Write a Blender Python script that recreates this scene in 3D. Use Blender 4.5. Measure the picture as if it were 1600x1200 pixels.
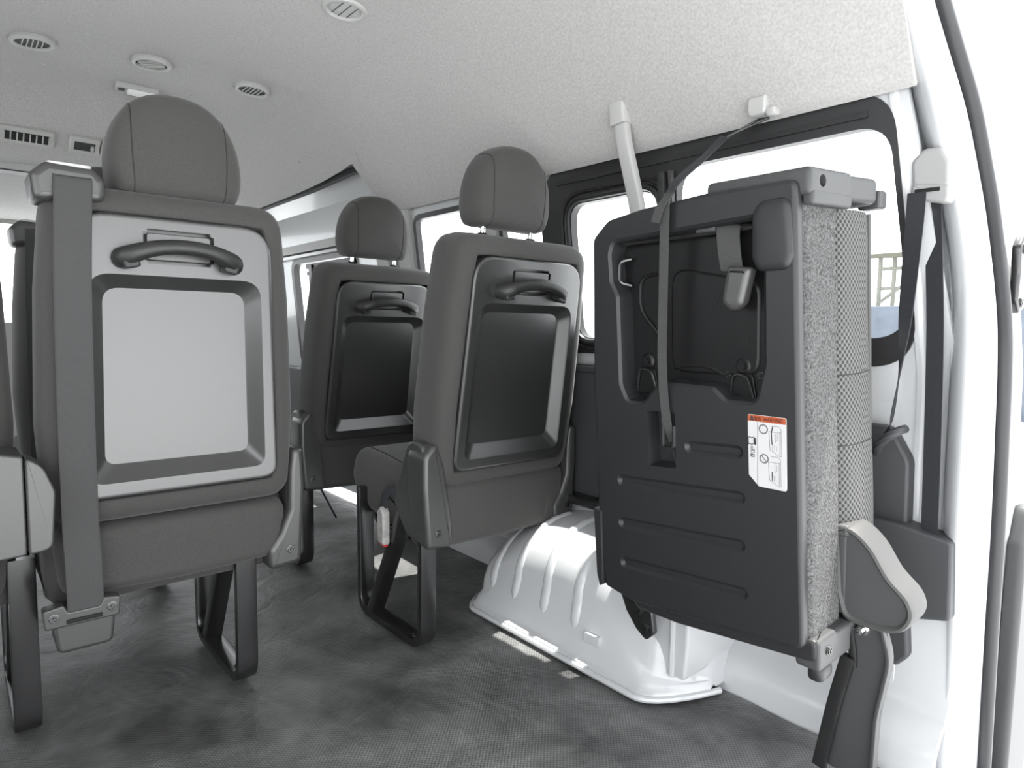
import bpy, bmesh, math, random
from mathutils import Matrix, Vector, noise
from mathutils.bvhtree import BVHTree
random.seed(7)
R = math.radians
scene = bpy.context.scene
COL = scene.collection
for o in list(bpy.data.objects):
    bpy.data.objects.remove(o, do_unlink=True)

# ------------------------------------------------------------------ camera
cd = bpy.data.cameras.new('camera')
cam = bpy.data.objects.new('camera', cd)
COL.objects.link(cam)
scene.camera = cam
cd.sensor_width = 36.0
cd.lens = 1030.0 / 1600.0 * 36.0
cd.clip_start = 0.02
cr = Vector((0.760, -0.650, 0.013))
cdn = Vector((-0.044, -0.071, -0.996))
cf = cr.cross(-cdn) * -1.0
cf = Vector((0.649, 0.757, -0.083)).normalized()
cr = (cr - cf * cr.dot(cf)).normalized()
cu = cr.cross(cf).normalized()
m = Matrix((cr, cu, -cf)).transposed().to_4x4()
m.translation = Vector((0.0, 0.0, 0.72))
cam.matrix_world = m

# ------------------------------------------------------------------ world, sun, exposure
w = bpy.data.worlds.new('sky')
scene.world = w
w.use_nodes = True
bg = w.node_tree.nodes['Background']
bg.inputs[0].default_value = (0.955, 0.975, 1.0, 1)
bg.inputs[1].default_value = 4.2
sd = bpy.data.lights.new('sun', 'SUN')
sd.energy = 14.0
sd.angle = R(0.55)
sd.color = (1.0, 0.97, 0.93)
sun = bpy.data.objects.new('sun', sd)
COL.objects.link(sun)
sun.rotation_euler = Vector((-0.247, 0.085, -0.95)).to_track_quat('-Z', 'Y').to_euler()
sun.location = (4, -1, 6)
vs = scene.view_settings
vs.view_transform = 'Standard'
vs.look = 'None'
vs.exposure = 0.06
vs.gamma = 1.0
vs.use_curve_mapping = False

# ------------------------------------------------------------------ materials
MATS = {}
def nd(nt, t, **kw):
    n = nt.nodes.new(t)
    for k, v in kw.items():
        setattr(n, k, v)
    return n

def mat(name, col, rough=0.5, metal=0.0, spec=0.5, coat=0.0, sheen=0.0,
        var=None, bump=None, emit=None):
    """var=(scale, amount, detail) mottles the colour; bump=(kind, scale, strength, dist)"""
    M = bpy.data.materials.new(name)
    M.use_nodes = True
    nt = M.node_tree
    b = nt.nodes['Principled BSDF']
    b.inputs['Base Color'].default_value = (*col, 1)
    b.inputs['Roughness'].default_value = rough
    b.inputs['Metallic'].default_value = metal
    b.inputs['Specular IOR Level'].default_value = spec
    b.inputs['Coat Weight'].default_value = coat
    b.inputs['Coat Roughness'].default_value = 0.06 if rough < 0.3 else 0.30
    if sheen:
        b.inputs['Sheen Weight'].default_value = sheen
        b.inputs['Sheen Roughness'].default_value = 0.5
    tc = nd(nt, 'ShaderNodeTexCoord')
    if var:
        n = nd(nt, 'ShaderNodeTexNoise')
        n.inputs['Scale'].default_value = var[0]
        n.inputs['Detail'].default_value = var[2] if len(var) > 2 else 4
        nt.links.new(tc.outputs['Object'], n.inputs['Vector'])
        rp = nd(nt, 'ShaderNodeValToRGB')
        a = var[1]
        rp.color_ramp.elements[0].position = 0.3
        rp.color_ramp.elements[1].position = 0.7
        rp.color_ramp.elements[0].color = (*[max(0, c * (1 - a)) for c in col], 1)
        rp.color_ramp.elements[1].color = (*[min(1, c * (1 + a)) for c in col], 1)
        nt.links.new(n.outputs['Fac'], rp.inputs['Fac'])
        nt.links.new(rp.outputs['Color'], b.inputs['Base Color'])
    if bump:
        kind, sc, st, dist = bump
        if kind == 'noise':
            t = nd(nt, 'ShaderNodeTexNoise')
            t.inputs['Scale'].default_value = sc
            t.inputs['Detail'].default_value = 3
            out = t.outputs['Fac']
        elif kind == 'voronoi':
            t = nd(nt, 'ShaderNodeTexVoronoi')
            t.inputs['Scale'].default_value = sc
            out = t.outputs['Distance']
        elif kind == 'wave':
            t = nd(nt, 'ShaderNodeTexWave')
            t.bands_direction = 'Z'
            t.inputs['Scale'].default_value = sc
            out = t.outputs['Fac']
        nt.links.new(tc.outputs['Object'], t.inputs['Vector'])
        bn = nd(nt, 'ShaderNodeBump')
        bn.inputs['Strength'].default_value = st
        bn.inputs['Distance'].default_value = dist
        nt.links.new(out, bn.inputs['Height'])
        nt.links.new(bn.outputs['Normal'], b.inputs['Normal'])
    if emit:
        b.inputs['Emission Color'].default_value = (*col, 1)
        b.inputs['Emission Strength'].default_value = emit
    MATS[name] = M
    return M

fabric = mat('seat_fabric', (0.060, 0.0582, 0.0565), 0.85, spec=0.25, sheen=0.15, var=(700, 0.16, 2), bump=('noise', 900, 0.35, 0.0006))
panel_plastic = mat('panel_plastic', (0.020, 0.020, 0.0196), 0.32, spec=1.0, coat=0.7, var=(9, 0.10, 6), bump=('noise', 1500, 0.12, 0.0002))
cover_plastic = mat('cover_plastic', (0.045, 0.045, 0.044), 0.36, spec=0.8, bump=('noise', 1500, 0.10, 0.0002))
black_plastic = mat('black_plastic', (0.022, 0.022, 0.023), 0.40, spec=0.45)
matt_black = mat('matt_black', (0.012, 0.012, 0.012), 0.7, spec=0.3)
black_metal = mat('black_metal', (0.012, 0.012, 0.0125), 0.24, spec=1.0, var=(14, 0.25, 5))
plate_metal = mat('plate_metal', (0.008, 0.008, 0.0085), 0.35, spec=0.35)
handle_plastic = mat('handle_plastic', (0.020, 0.020, 0.020), 0.42, spec=0.5)
chrome = mat('chrome', (0.75, 0.75, 0.75), 0.12, metal=1.0)
steel = mat('steel', (0.13, 0.13, 0.13), 0.35, metal=1.0)
felt = mat('headliner_felt', (0.455, 0.45, 0.44), 0.95, spec=0.1, sheen=0.15, var=(210, 0.12, 4), bump=('noise', 700, 0.35, 0.0008))
trim_grey = mat('trim_grey', (0.50, 0.50, 0.485), 0.55, spec=0.4)
guide_grey = mat('guide_grey', (0.33, 0.33, 0.33), 0.5, spec=0.4)
pale_trim = mat('pale_trim', (0.48, 0.48, 0.472), 0.45, spec=0.4)
paint = mat('white_paint', (0.56, 0.57, 0.58), 0.22, spec=0.5, coat=0.4)
sealer = mat('seam_sealer', (0.72, 0.73, 0.73), 0.6, spec=0.3)
rubber = mat('rubber', (0.018, 0.019, 0.021), 0.45, spec=0.5)
pan_plastic = mat('pan_plastic', (0.016, 0.017, 0.018), 0.44, spec=0.5, bump=('noise', 1300, 0.12, 0.0002))
cap_plastic = mat('cap_plastic', (0.055, 0.0565, 0.0575), 0.5, spec=0.4, bump=('noise', 900, 0.15, 0.0003))
rim_plastic = mat('rim_plastic', (0.065, 0.065, 0.064), 0.55, spec=0.4, bump=('noise', 900, 0.12, 0.0003))
dark_trim = mat('dark_trim', (0.050, 0.052, 0.055), 0.5, spec=0.4)
webbing = mat('webbing', (0.060, 0.060, 0.060), 0.75, spec=0.3, bump=('wave', 190, 0.4, 0.0005))
webbing_dark = mat('webbing_dark', (0.030, 0.032, 0.036), 0.7, spec=0.3, bump=('wave', 190, 0.3, 0.0004))
carpet = mat('carpet', (0.10, 0.10, 0.10), 0.95, spec=0.1, var=(300, 0.6, 3), bump=('noise', 520, 0.8, 0.003))
seam_thread = mat('seam_thread', (0.035, 0.034, 0.033), 0.8, spec=0.2)
lens_white = mat('lens_white', (0.85, 0.85, 0.83), 0.3, spec=0.5)
red_plastic = mat('red_plastic', (0.45, 0.02, 0.02), 0.4)
buckle_grey = mat('buckle_grey', (0.36, 0.35, 0.34), 0.5, var=(60, 0.2, 4))
label_white = mat('label_white', (0.52, 0.52, 0.52), 0.45)
label_orange = mat('label_orange', (0.36, 0.085, 0.03), 0.45)
label_ink = mat('label_ink', (0.03, 0.03, 0.03), 0.6)
label_red = mat('label_red', (0.09, 0.008, 0.006), 0.6)
label_grey = mat('label_grey', (0.19, 0.19, 0.19), 0.6)
concrete = mat('concrete', (0.58, 0.59, 0.60), 0.9, var=(1.5, 0.12, 6))
dark_ground = mat('dark_ground', (0.10, 0.10, 0.10), 0.9, var=(8, 0.2, 6))  # dark tone of the strip added to weaken ground bounce
shed_paint = mat('shed_paint', (0.20, 0.20, 0.17), 0.7)
shed_roof_mat = mat('shed_roof', (0.10, 0.10, 0.075), 0.8)
block_wall = mat('block_wall', (0.10, 0.115, 0.14), 0.9, var=(3, 0.2, 5))
fin_dark = mat('fin_dark', (0.02, 0.02, 0.02), 0.6)

# floor mat: small embossed squares over soft wrinkles
def make_floor_mat():
    M = bpy.data.materials.new('rubber_floor')
    M.use_nodes = True
    nt = M.node_tree
    b = nt.nodes['Principled BSDF']
    b.inputs['Roughness'].default_value = 0.42
    b.inputs['Specular IOR Level'].default_value = 0.8
    tc = nd(nt, 'ShaderNodeTexCoord')
    sep = nd(nt, 'ShaderNodeSeparateXYZ')
    nt.links.new(tc.outputs['Object'], sep.inputs[0])
    k = 2 * math.pi / 0.0078
    outs = []
    for ax in ('X', 'Y'):
        mu = nd(nt, 'ShaderNodeMath', operation='MULTIPLY')
        mu.inputs[1].default_value = k
        nt.links.new(sep.outputs[ax], mu.inputs[0])
        sn = nd(nt, 'ShaderNodeMath', operation='SINE')
        nt.links.new(mu.outputs[0], sn.inputs[0])
        outs.append(sn.outputs[0])
    pr = nd(nt, 'ShaderNodeMath', operation='MULTIPLY')
    nt.links.new(outs[0], pr.inputs[0])
    nt.links.new(outs[1], pr.inputs[1])
    mr = nd(nt, 'ShaderNodeMapRange')
    mr.inputs['From Min'].default_value = -0.5
    mr.inputs['From Max'].default_value = 0.5
    nt.links.new(pr.outputs[0], mr.inputs['Value'])
    nz = nd(nt, 'ShaderNodeTexNoise')
    nz.inputs['Scale'].default_value = 5.0
    nz.inputs['Detail'].default_value = 8
    nz.inputs['Roughness'].default_value = 0.6
    nt.links.new(tc.outputs['Object'], nz.inputs['Vector'])
    rp = nd(nt, 'ShaderNodeValToRGB')
    rp.color_ramp.elements[0].position = 0.35
    rp.color_ramp.elements[1].position = 0.70
    rp.color_ramp.elements[0].color = (0.055, 0.055, 0.055, 1)
    rp.color_ramp.elements[1].color = (0.27, 0.27, 0.267, 1)
    nt.links.new(nz.outputs['Fac'], rp.inputs['Fac'])
    mx = nd(nt, 'ShaderNodeMixRGB', blend_type='MULTIPLY')
    mx.inputs['Fac'].default_value = 0.55
    nt.links.new(rp.outputs['Color'], mx.inputs['Color1'])
    nt.links.new(mr.outputs[0], mx.inputs['Color2'])
    nt.links.new(mx.outputs['Color'], b.inputs['Base Color'])
    bn = nd(nt, 'ShaderNodeBump')
    bn.inputs['Strength'].default_value = 0.55
    bn.inputs['Distance'].default_value = 0.0009
    nt.links.new(mr.outputs[0], bn.inputs['Height'])
    n2 = nd(nt, 'ShaderNodeTexNoise')
    n2.inputs['Scale'].default_value = 7.0
    n2.inputs['Detail'].default_value = 5
    n2.inputs['Distortion'].default_value = 1.2
    nt.links.new(tc.outputs['Object'], n2.inputs['Vector'])
    b2 = nd(nt, 'ShaderNodeBump')
    b2.inputs['Strength'].default_value = 0.6
    b2.inputs['Distance'].default_value = 0.02
    nt.links.new(n2.outputs['Fac'], b2.inputs['Height'])
    nt.links.new(b2.outputs['Normal'], bn.inputs['Normal'])
    nt.links.new(bn.outputs['Normal'], b.inputs['Normal'])
    return M
floor_mat = make_floor_mat()

def make_mesh_fabric():
    M = bpy.data.materials.new('mesh_fabric')
    M.use_nodes = True
    nt = M.node_tree
    b = nt.nodes['Principled BSDF']
    b.inputs['Roughness'].default_value = 0.8
    b.inputs['Specular IOR Level'].default_value = 0.25
    uv = nd(nt, 'ShaderNodeUVMap')
    sep = nd(nt, 'ShaderNodeSeparateXYZ')
    nt.links.new(uv.outputs['UV'], sep.inputs[0])
    def lin(a, bb):
        m1 = nd(nt, 'ShaderNodeMath', operation='MULTIPLY'); m1.inputs[1].default_value = a
        m2 = nd(nt, 'ShaderNodeMath', operation='MULTIPLY'); m2.inputs[1].default_value = bb
        ad = nd(nt, 'ShaderNodeMath', operation='ADD')
        nt.links.new(sep.outputs['X'], m1.inputs[0]); nt.links.new(sep.outputs['Y'], m2.inputs[0])
        nt.links.new(m1.outputs[0], ad.inputs[0]); nt.links.new(m2.outputs[0], ad.inputs[1])
        sn = nd(nt, 'ShaderNodeMath', operation='SINE')
        nt.links.new(ad.outputs[0], sn.inputs[0])
        return sn.outputs[0]
    k = 2 * math.pi / 0.0088
    s1 = lin(k, k * 0.85); s2 = lin(k, -k * 0.85)
    pr = nd(nt, 'ShaderNodeMath', operation='ADD')
    nt.links.new(s1, pr.inputs[0]); nt.links.new(s2, pr.inputs[1])
    mr = nd(nt, 'ShaderNodeMapRange')
    mr.inputs['From Min'].default_value = -1.0
    mr.inputs['From Max'].default_value = 0.6
    nt.links.new(pr.outputs[0], mr.inputs['Value'])
    mx = nd(nt, 'ShaderNodeMixRGB')
    mx.inputs['Color1'].default_value = (0.028, 0.028, 0.028, 1)
    mx.inputs['Color2'].default_value = (0.125, 0.125, 0.123, 1)
    nt.links.new(mr.outputs[0], mx.inputs['Fac'])
    nt.links.new(mx.outputs['Color'], b.inputs['Base Color'])
    bn = nd(nt, 'ShaderNodeBump')
    bn.inputs['Strength'].default_value = 0.5
    bn.inputs['Distance'].default_value = 0.001
    nt.links.new(mr.outputs[0], bn.inputs['Height'])
    nt.links.new(bn.outputs['Normal'], b.inputs['Normal'])
    return M
mesh_fabric = make_mesh_fabric()

def make_glass(name, tint):
    M = bpy.data.materials.new(name)
    M.use_nodes = True
    nt = M.node_tree
    for n in list(nt.nodes):
        nt.nodes.remove(n)
    out = nd(nt, 'ShaderNodeOutputMaterial')
    tr = nd(nt, 'ShaderNodeBsdfTransparent'); tr.inputs[0].default_value = (*tint, 1)
    gl = nd(nt, 'ShaderNodeBsdfGlossy'); gl.inputs['Roughness'].default_value = 0.02
    mx = nd(nt, 'ShaderNodeMixShader'); mx.inputs[0].default_value = 0.05
    nt.links.new(tr.outputs[0], mx.inputs[1]); nt.links.new(gl.outputs[0], mx.inputs[2])
    nt.links.new(mx.outputs[0], out.inputs['Surface'])
    return M
glass = make_glass('window_glass', (0.95, 0.96, 0.96))
tinted_glass = make_glass('tinted_glass', (0.85, 0.86, 0.86))  # glass of the added left windows, tinted to limit their light

# ------------------------------------------------------------------ mesh helpers
def link(name, me, mt, parent=None):
    o = bpy.data.objects.new(name, me)
    if mt is not None:
        me.materials.clear(); me.materials.append(mt)
    COL.objects.link(o)
    if parent is not None:
        o.parent = parent
    return o

def flat_caps(me):
    ek = {}
    for p in me.polygons:
        if len(p.vertices) > 6:
            for k in p.edge_keys: ek[k] = 1
    if ek:
        for e in me.edges:
            if e.key in ek: e.use_edge_sharp = True

def finish(bm, name, mt, parent=None, M=None, ang=35):
    bmesh.ops.remove_doubles(bm, verts=bm.verts, dist=1e-6)
    bmesh.ops.recalc_face_normals(bm, faces=bm.faces)
    if M is not None:
        bm.transform(M)
    me = bpy.data.meshes.new(name)
    bm.to_mesh(me); bm.free()
    for p in me.polygons:
        p.use_smooth = True
    me.set_sharp_from_angle(angle=R(ang))
    if ang < 70: flat_caps(me)
    return link(name, me, mt, parent)

def tag(o, label=None, cat=None, group=None, kind=None):
    if label: o['label'] = label
    if cat: o['category'] = cat
    if group: o['group'] = group
    if kind: o['kind'] = kind
    return o

def empty(name, loc=(0, 0, 0), rot=(0, 0, 0), parent=None):
    o = bpy.data.objects.new(name, None)
    o.empty_display_size = 0.05
    COL.objects.link(o)
    o.location = loc; o.rotation_euler = rot
    if parent is not None: o.parent = parent
    return o

def round_poly(pts, r=0.01, n=5):
    out = []
    N = len(pts)
    for i in range(N):
        p = Vector(pts[i][:2]); rr = pts[i][2] if len(pts[i]) > 2 else r
        a = Vector(pts[i - 1][:2]); c = Vector(pts[(i + 1) % N][:2])
        d1 = (a - p); d2 = (c - p)
        l1, l2 = d1.length, d2.length
        d1.normalize(); d2.normalize()
        cs = max(-1, min(1, d1.dot(d2)))
        half = math.acos(cs) / 2
        if half > R(89.5) or rr <= 0:
            out += [(p.x + (d2.x * 1e-5 * k), p.y + (d2.y * 1e-5 * k)) for k in range(n + 1)]
            continue
        t = min(rr / math.tan(half), l1 * 0.48, l2 * 0.48)
        s = p + d1 * t; e = p + d2 * t
        for k in range(n + 1):
            f = k / n
            q = s * (1 - f) ** 2 + p * 2 * f * (1 - f) + e * f * f
            out.append((q.x, q.y))
    return out

def inset(poly, d):
    if abs(d) < 1e-9: return list(poly)
    N = len(poly)
    area = sum(poly[i - 1][0] * poly[i][1] - poly[i][0] * poly[i - 1][1] for i in range(N))
    sg = 1 if area > 0 else -1
    out = []
    for i in range(N):
        p = Vector(poly[i])
        j = i - 1
        while (Vector(poly[j]) - p).length < 2e-4 and j > i - N: j -= 1
        k = (i + 1) % N; c = 0
        while (Vector(poly[k]) - p).length < 2e-4 and c < N: k = (k + 1) % N; c += 1
        e1 = (p - Vector(poly[j])).normalized(); e2 = (Vector(poly[k]) - p).normalized()
        n1 = Vector((-e1.y, e1.x)) * sg; n2 = Vector((-e2.y, e2.x)) * sg
        nn = n1 + n2
        if nn.length < 1e-6: nn = n1
        nn.normalize()
        s = 1 / max(0.5, nn.dot(n1))
        q = p + nn * d * s
        out.append((q.x, q.y))
    return out

def place(a, b, d, axis):
    if axis == 'x': return (d, a, b)
    if axis == 'y': return (a, d, b)
    return (a, b, d)

def loft(bm, rings, closed=True, cap0=True, cap1=True):
    vr = [[bm.verts.new(p) for p in r] for r in rings]
    N = len(rings[0])
    for i in range(len(vr) - 1):
        A, B = vr[i], vr[i + 1]
        for k in range(N if closed else N - 1):
            k2 = (k + 1) % N
            try: bm.faces.new((A[k], A[k2], B[k2], B[k]))
            except ValueError: pass
    if closed and cap0:
        bm.faces.new(vr[0])
    if closed and cap1:
        bm.faces.new(vr[-1])
    return vr

def prof(d0, d1, r, n=4, r2=None):
    r2 = r if r2 is None else r2
    st = []
    sg = 1 if d1 > d0 else -1
    for k in range(n + 1):
        a = k / n * math.pi / 2
        st.append((d0 + sg * r * (1 - math.sin(a)) if False else d0 + sg * r * (1 - math.cos(a)), r * (1 - math.sin(a))))
    for k in range(n + 1):
        a = (1 - k / n) * math.pi / 2
        st.append((d1 - sg * r2 * (1 - math.cos(a)), r2 * (1 - math.sin(a))))
    return st

def pad_bm(outline, st, axis='y'):
    bm = bmesh.new()
    rings = []
    for d, i in st:
        rings.append([place(a, b, d, axis) for a, b in inset(outline, i)])
    loft(bm, rings)
    return bm

def pad(name, outline, st, mt, parent=None, axis='y', M=None, ang=35, bulge=0.0):
    if ang >= 70:                       # soft pads: caps built from shrinking rings so they shade smoothly
        bm = bmesh.new()
        def ring(d, i): return inset(outline, i), d
        rings = [ring(d, i) for d, i in st]
        def caps(r, d, sg):
            cx = sum(p[0] for p in r) / len(r); cz = sum(p[1] for p in r) / len(r)
            o_ = []
            for f_ in (0.86, 0.68, 0.48, 0.28, 0.1):
                o_.append(([(cx + (a - cx) * f_, cz + (b - cz) * f_) for a, b in r], d + sg * bulge * (1 - f_ * f_)))
            return o_
        sg = 1 if st[-1][0] > st[0][0] else -1
        rings = caps(rings[0][0], rings[0][1], -sg)[::-1] + rings + caps(rings[-1][0], rings[-1][1], sg)
        loft(bm, [[place(a, b, d, axis) for a, b in r] for r, d in rings])
        return finish(bm, name, mt, parent, M, ang)
    return finish(pad_bm(outline, st, axis), name, mt, parent, M, ang)

def add_box(bm, c, s, rot=None):
    res = bmesh.ops.create_cube(bm, size=1.0)
    Mx = Matrix.Translation(c) @ (rot.to_4x4() if rot else Matrix()) @ Matrix.Diagonal((*s, 1))
    bmesh.ops.transform(bm, matrix=Mx, verts=res['verts'])
    return res['verts']

def rbox(name, c, s, r, mt, parent=None, M=None, seg=3, rot=None):
    bm = bmesh.new()
    add_box(bm, (0, 0, 0), s)
    bmesh.ops.bevel(bm, geom=list(bm.edges), offset=r, segments=seg, profile=0.5, affect='EDGES')
    T = Matrix.Translation(c) @ (rot.to_4x4() if rot else Matrix())
    return finish(bm, name, mt, parent, (M @ T) if M is not None else T)

def frames(path, up):
    P = [Vector(p) for p in path]
    out = []
    for i, p in enumerate(P):
        if i == 0: t = P[1] - P[0]
        elif i == len(P) - 1: t = P[-1] - P[-2]
        else: t = (P[i + 1] - p).normalized() + (p - P[i - 1]).normalized()
        t.normalize()
        u = Vector(up)
        s = t.cross(u)
        if s.length < 1e-4:
            s = t.cross(Vector((0.01, 1, 0.02)))
        s.normalize()
        n = s.cross(t).normalized()
        out.append((p, t, s, n))
    return out

def sweep_bm(path, section, up=(0, 0, 1), bm=None, cap=True, scale=None):
    bm = bm or bmesh.new()
    rings = []
    fr = frames(path, up)
    for i, (p, t, s, n) in enumerate(fr):
        k = scale[i] if scale else 1.0
        # keep section width through bends
        q = 1.0
        if 0 < i < len(fr) - 1:
            a = (Vector(path[i]) - Vector(path[i - 1])).normalized()
            c = max(0.6, a.dot(t)); q = 1 / c
        rings.append([tuple(p + s * (x * k) + n * (y * k * q)) for x, y in section])
    loft(bm, rings, True, cap, cap)
    return bm

def sweep(name, path, section, mt, parent=None, up=(0, 0, 1), M=None, ang=40, scale=None):
    return finish(sweep_bm(path, section, up, scale=scale), name, mt, parent, M, ang)

def circ(r, n=10, ry=None):
    ry = r if ry is None else ry
    return [(r * math.cos(2 * math.pi * k / n), ry * math.sin(2 * math.pi * k / n)) for k in range(n)]

def rect(wd, h, r=None, n=2):
    q = [(-wd / 2, -h / 2), (wd / 2, -h / 2), (wd / 2, h / 2), (-wd / 2, h / 2)]
    return round_poly(q, r, n) if r else q

def catmull(pts, n=6):
    P = [Vector(p) for p in pts]
    P = [P[0] * 2 - P[1]] + P + [P[-1] * 2 - P[-2]]
    out = []
    for i in range(1, len(P) - 2):
        for k in range(n):
            t = k / n
            a, b, c, d = P[i - 1], P[i], P[i + 1], P[i + 2]
            out.append(0.5 * ((2 * b) + (c - a) * t + (2 * a - 5 * b + 4 * c - d) * t * t + (3 * b - 3 * c + d - a) * t ** 3))
    out.append(P[-2])
    return [tuple(v) for v in out]

def fillet_path(pts, r, n=5):
    """3D polyline with rounded corners"""
    P = [Vector(p) for p in pts]
    out = [tuple(P[0])]
    for i in range(1, len(P) - 1):
        a, p, c = P[i - 1], P[i], P[i + 1]
        d1 = a - p; d2 = c - p
        t = min(r, d1.length * 0.48, d2.length * 0.48)
        d1.normalize(); d2.normalize()
        s = p + d1 * t; e = p + d2 * t
        for k in range(n + 1):
            f = k / n
            out.append(tuple(s * (1 - f) ** 2 + p * 2 * f * (1 - f) + e * f * f))
    out.append(tuple(P[-1]))
    return out

def lathe_bm(profile, n=20, bm=None):
    """profile of (radius, height) about z"""
    bm = bm or bmesh.new()
    rings = [[(r * math.cos(2 * math.pi * k / n), r * math.sin(2 * math.pi * k / n), h) for k in range(n)] for r, h in profile]
    loft(bm, rings)
    return bm

def lathe(name, profile, mt, parent=None, M=None, n=20, ang=35):
    return finish(lathe_bm(profile, n), name, mt, parent, M, ang)

def axis_M(loc, direction):
    return Matrix.Translation(loc) @ Vector(direction).to_track_quat('Z', 'Y').to_matrix().to_4x4()

def bolt(loc, direction, parent, r=0.008, mt=None, M=None):
    T = axis_M(loc, direction)
    T = M @ T if M is not None else T
    return lathe('bolt', [(r * 1.25, 0), (r * 1.25, 0.0015), (r, 0.002), (r, 0.004), (r * 0.62, 0.004), (r * 0.62, 0.0015), (r * 0.4, 0.0015), (r * 0.35, 0.0045), (0.0004, 0.0045)], mt or steel, parent, T, 12)

def volume(me):
    bm = bmesh.new(); bm.from_mesh(me); v = abs(bm.calc_volume()); bm.free(); return v

def cut(obj, cutters):
    for c in cutters:
        v0 = volume(obj.data); vc = volume(c.data)
        for solver in ('EXACT', 'FAST'):
            md = obj.modifiers.new('b', 'BOOLEAN')
            md.operation = 'DIFFERENCE'; md.object = c; md.solver = solver
            bpy.context.view_layer.update()
            me = bpy.data.meshes.new_from_object(obj.evaluated_get(bpy.context.evaluated_depsgraph_get()))
            obj.modifiers.clear()
            v1 = volume(me)
            if v0 - vc * 1.02 - 1e-9 <= v1 < v0 - 1e-12:
                old = obj.data; obj.data = me; bpy.data.meshes.remove(old)
                break
            print('CUT FAILED', obj.name, solver, v0, vc, v1)
            bpy.data.meshes.remove(me)
    for p in obj.data.polygons: p.use_smooth = True
    obj.data.set_sharp_from_angle(angle=R(32))
    flat_caps(obj.data)
    for c in cutters:
        bpy.data.objects.remove(c, do_unlink=True)

# ------------------------------------------------------------------ setting
CX = 0.46                       # centre line of the van
XR = lambda z: 1.262 - (z - 0.6) * 0.135 if z > 0.6 else 1.262

# --- floor mat with gentle wrinkles; edge trimmed round the wheel arch and rounded at the rear corner
def build_floor():
    bm = bmesh.new()
    y0, y1, nx, ny = 0.10, 4.2, 110, 190
    x0 = -0.34
    def xr(y):
        if y < 0.46:
            t = (0.46 - y) / 0.16
            return 1.168 - 0.06 * max(0, min(1, t)) ** 2
        return 1.168 if y < 0.72 else (1.168 + 0.085 * min(1, (y - 0.72) / 0.25))
    V = []
    for j in range(ny + 1):
        f = j / ny
        y = y0 + (y1 - y0) * (f ** 1.6)
        row = []
        for i in range(nx + 1):
            x = x0 + (xr(y) - x0) * i / nx
            h = 0.0030 * noise.noise(Vector((x * 6 + y * 3, y * 9 - x * 4, 0.3))) + 0.0045 * noise.noise(Vector((x * 2.2, y * 5.0 + x * 2, 4.1)))
            h += 0.0035 * max(0.0, noise.noise(Vector((x * 1.6 - 1.0, y * 3.2 + x * 2.6, 9.0)))) ** 2 * 3
            row.append(bm.verts.new((x, y, h - 0.0075)))
        V.append(row)
    for j in range(ny):
        for i in range(nx):
            bm.faces.new((V[j][i], V[j][i + 1], V[j + 1][i + 1], V[j + 1][i]))
    o = finish(bm, 'floor', floor_mat)
    return tag(o, 'dark grey rubber floor mat with tiny embossed squares', None, kind='structure')
floor = build_floor()

# sheet metal under the mat
o = rbox('floor_pan', (CX, 2.2, -0.05), (1.66, 3.9, 0.06), 0.01, paint)
tag(o, 'white sheet metal under the rubber mat', kind='structure')
o.name = 'floor_pan'

# --- headliner
PROF = [(0, 1.475), (0.2, 1.472), (0.38, 1.458), (0.44, 1.442), (0.495, 1.41), (0.575, 1.335), (0.63, 1.25), (0.68, 1.175), (0.705, 1.135), (0.722, 1.118)]
half = catmull([(a, b, 0) for a, b in PROF], 5)
def zc(x):
    h = abs(x - CX)
    for i in range(len(half) - 1):
        if half[i][0] <= h <= half[i + 1][0]:
            f = (h - half[i][0]) / max(1e-9, half[i + 1][0] - half[i][0])
            return half[i][1] * (1 - f) + half[i + 1][1] * f
    return 1.12
sec = [(CX - a, b) for a, b, _ in reversed(half)] + [(CX + a, b) for a, b, _ in half[1:]]
def strip_shell(name, stations, thick=0.012):
    """stations: (y, dz, squeeze) -> headliner shell with thickness"""
    bm = bmesh.new()
    rings = []
    for y, fn in stations:
        inner = [(fn(x, z)[0], y, fn(x, z)[1]) for x, z in sec]
        outer = [(fn(x, z)[0] + (0.014 if x > CX + 0.5 else (-0.014 if x < CX - 0.5 else 0)), y, fn(x, z)[1] + thick) for x, z in sec]
        rings.append(inner + outer[::-1])
    loft(bm, rings)
    return finish(bm, name, felt, ang=50)
ident = lambda x, z: (x, z)
def rear_bulge(k):
    return lambda x, z: (x, z + 0.0)
# rear part: ends short of the seam, hangs 4 mm lower with a rolled edge
low = lambda x, z: (CX + (x - CX) * 0.993, z - 0.008)
lowest = lambda x, z: (CX + (x - CX) * 0.998, z + 0.003)
ys = [0.375 + 0.03 * k for k in range(0, 56)]
ceil_rear = strip_shell('ceiling', [(y, low) for y in [0.405, 0.6, 0.9, 1.2, 1.5, 1.8, 2.03]] + [(2.043, low), (2.05, lowest)])
tag(ceil_rear, 'grey felt headliner over the rear of the van', kind='structure')
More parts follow.
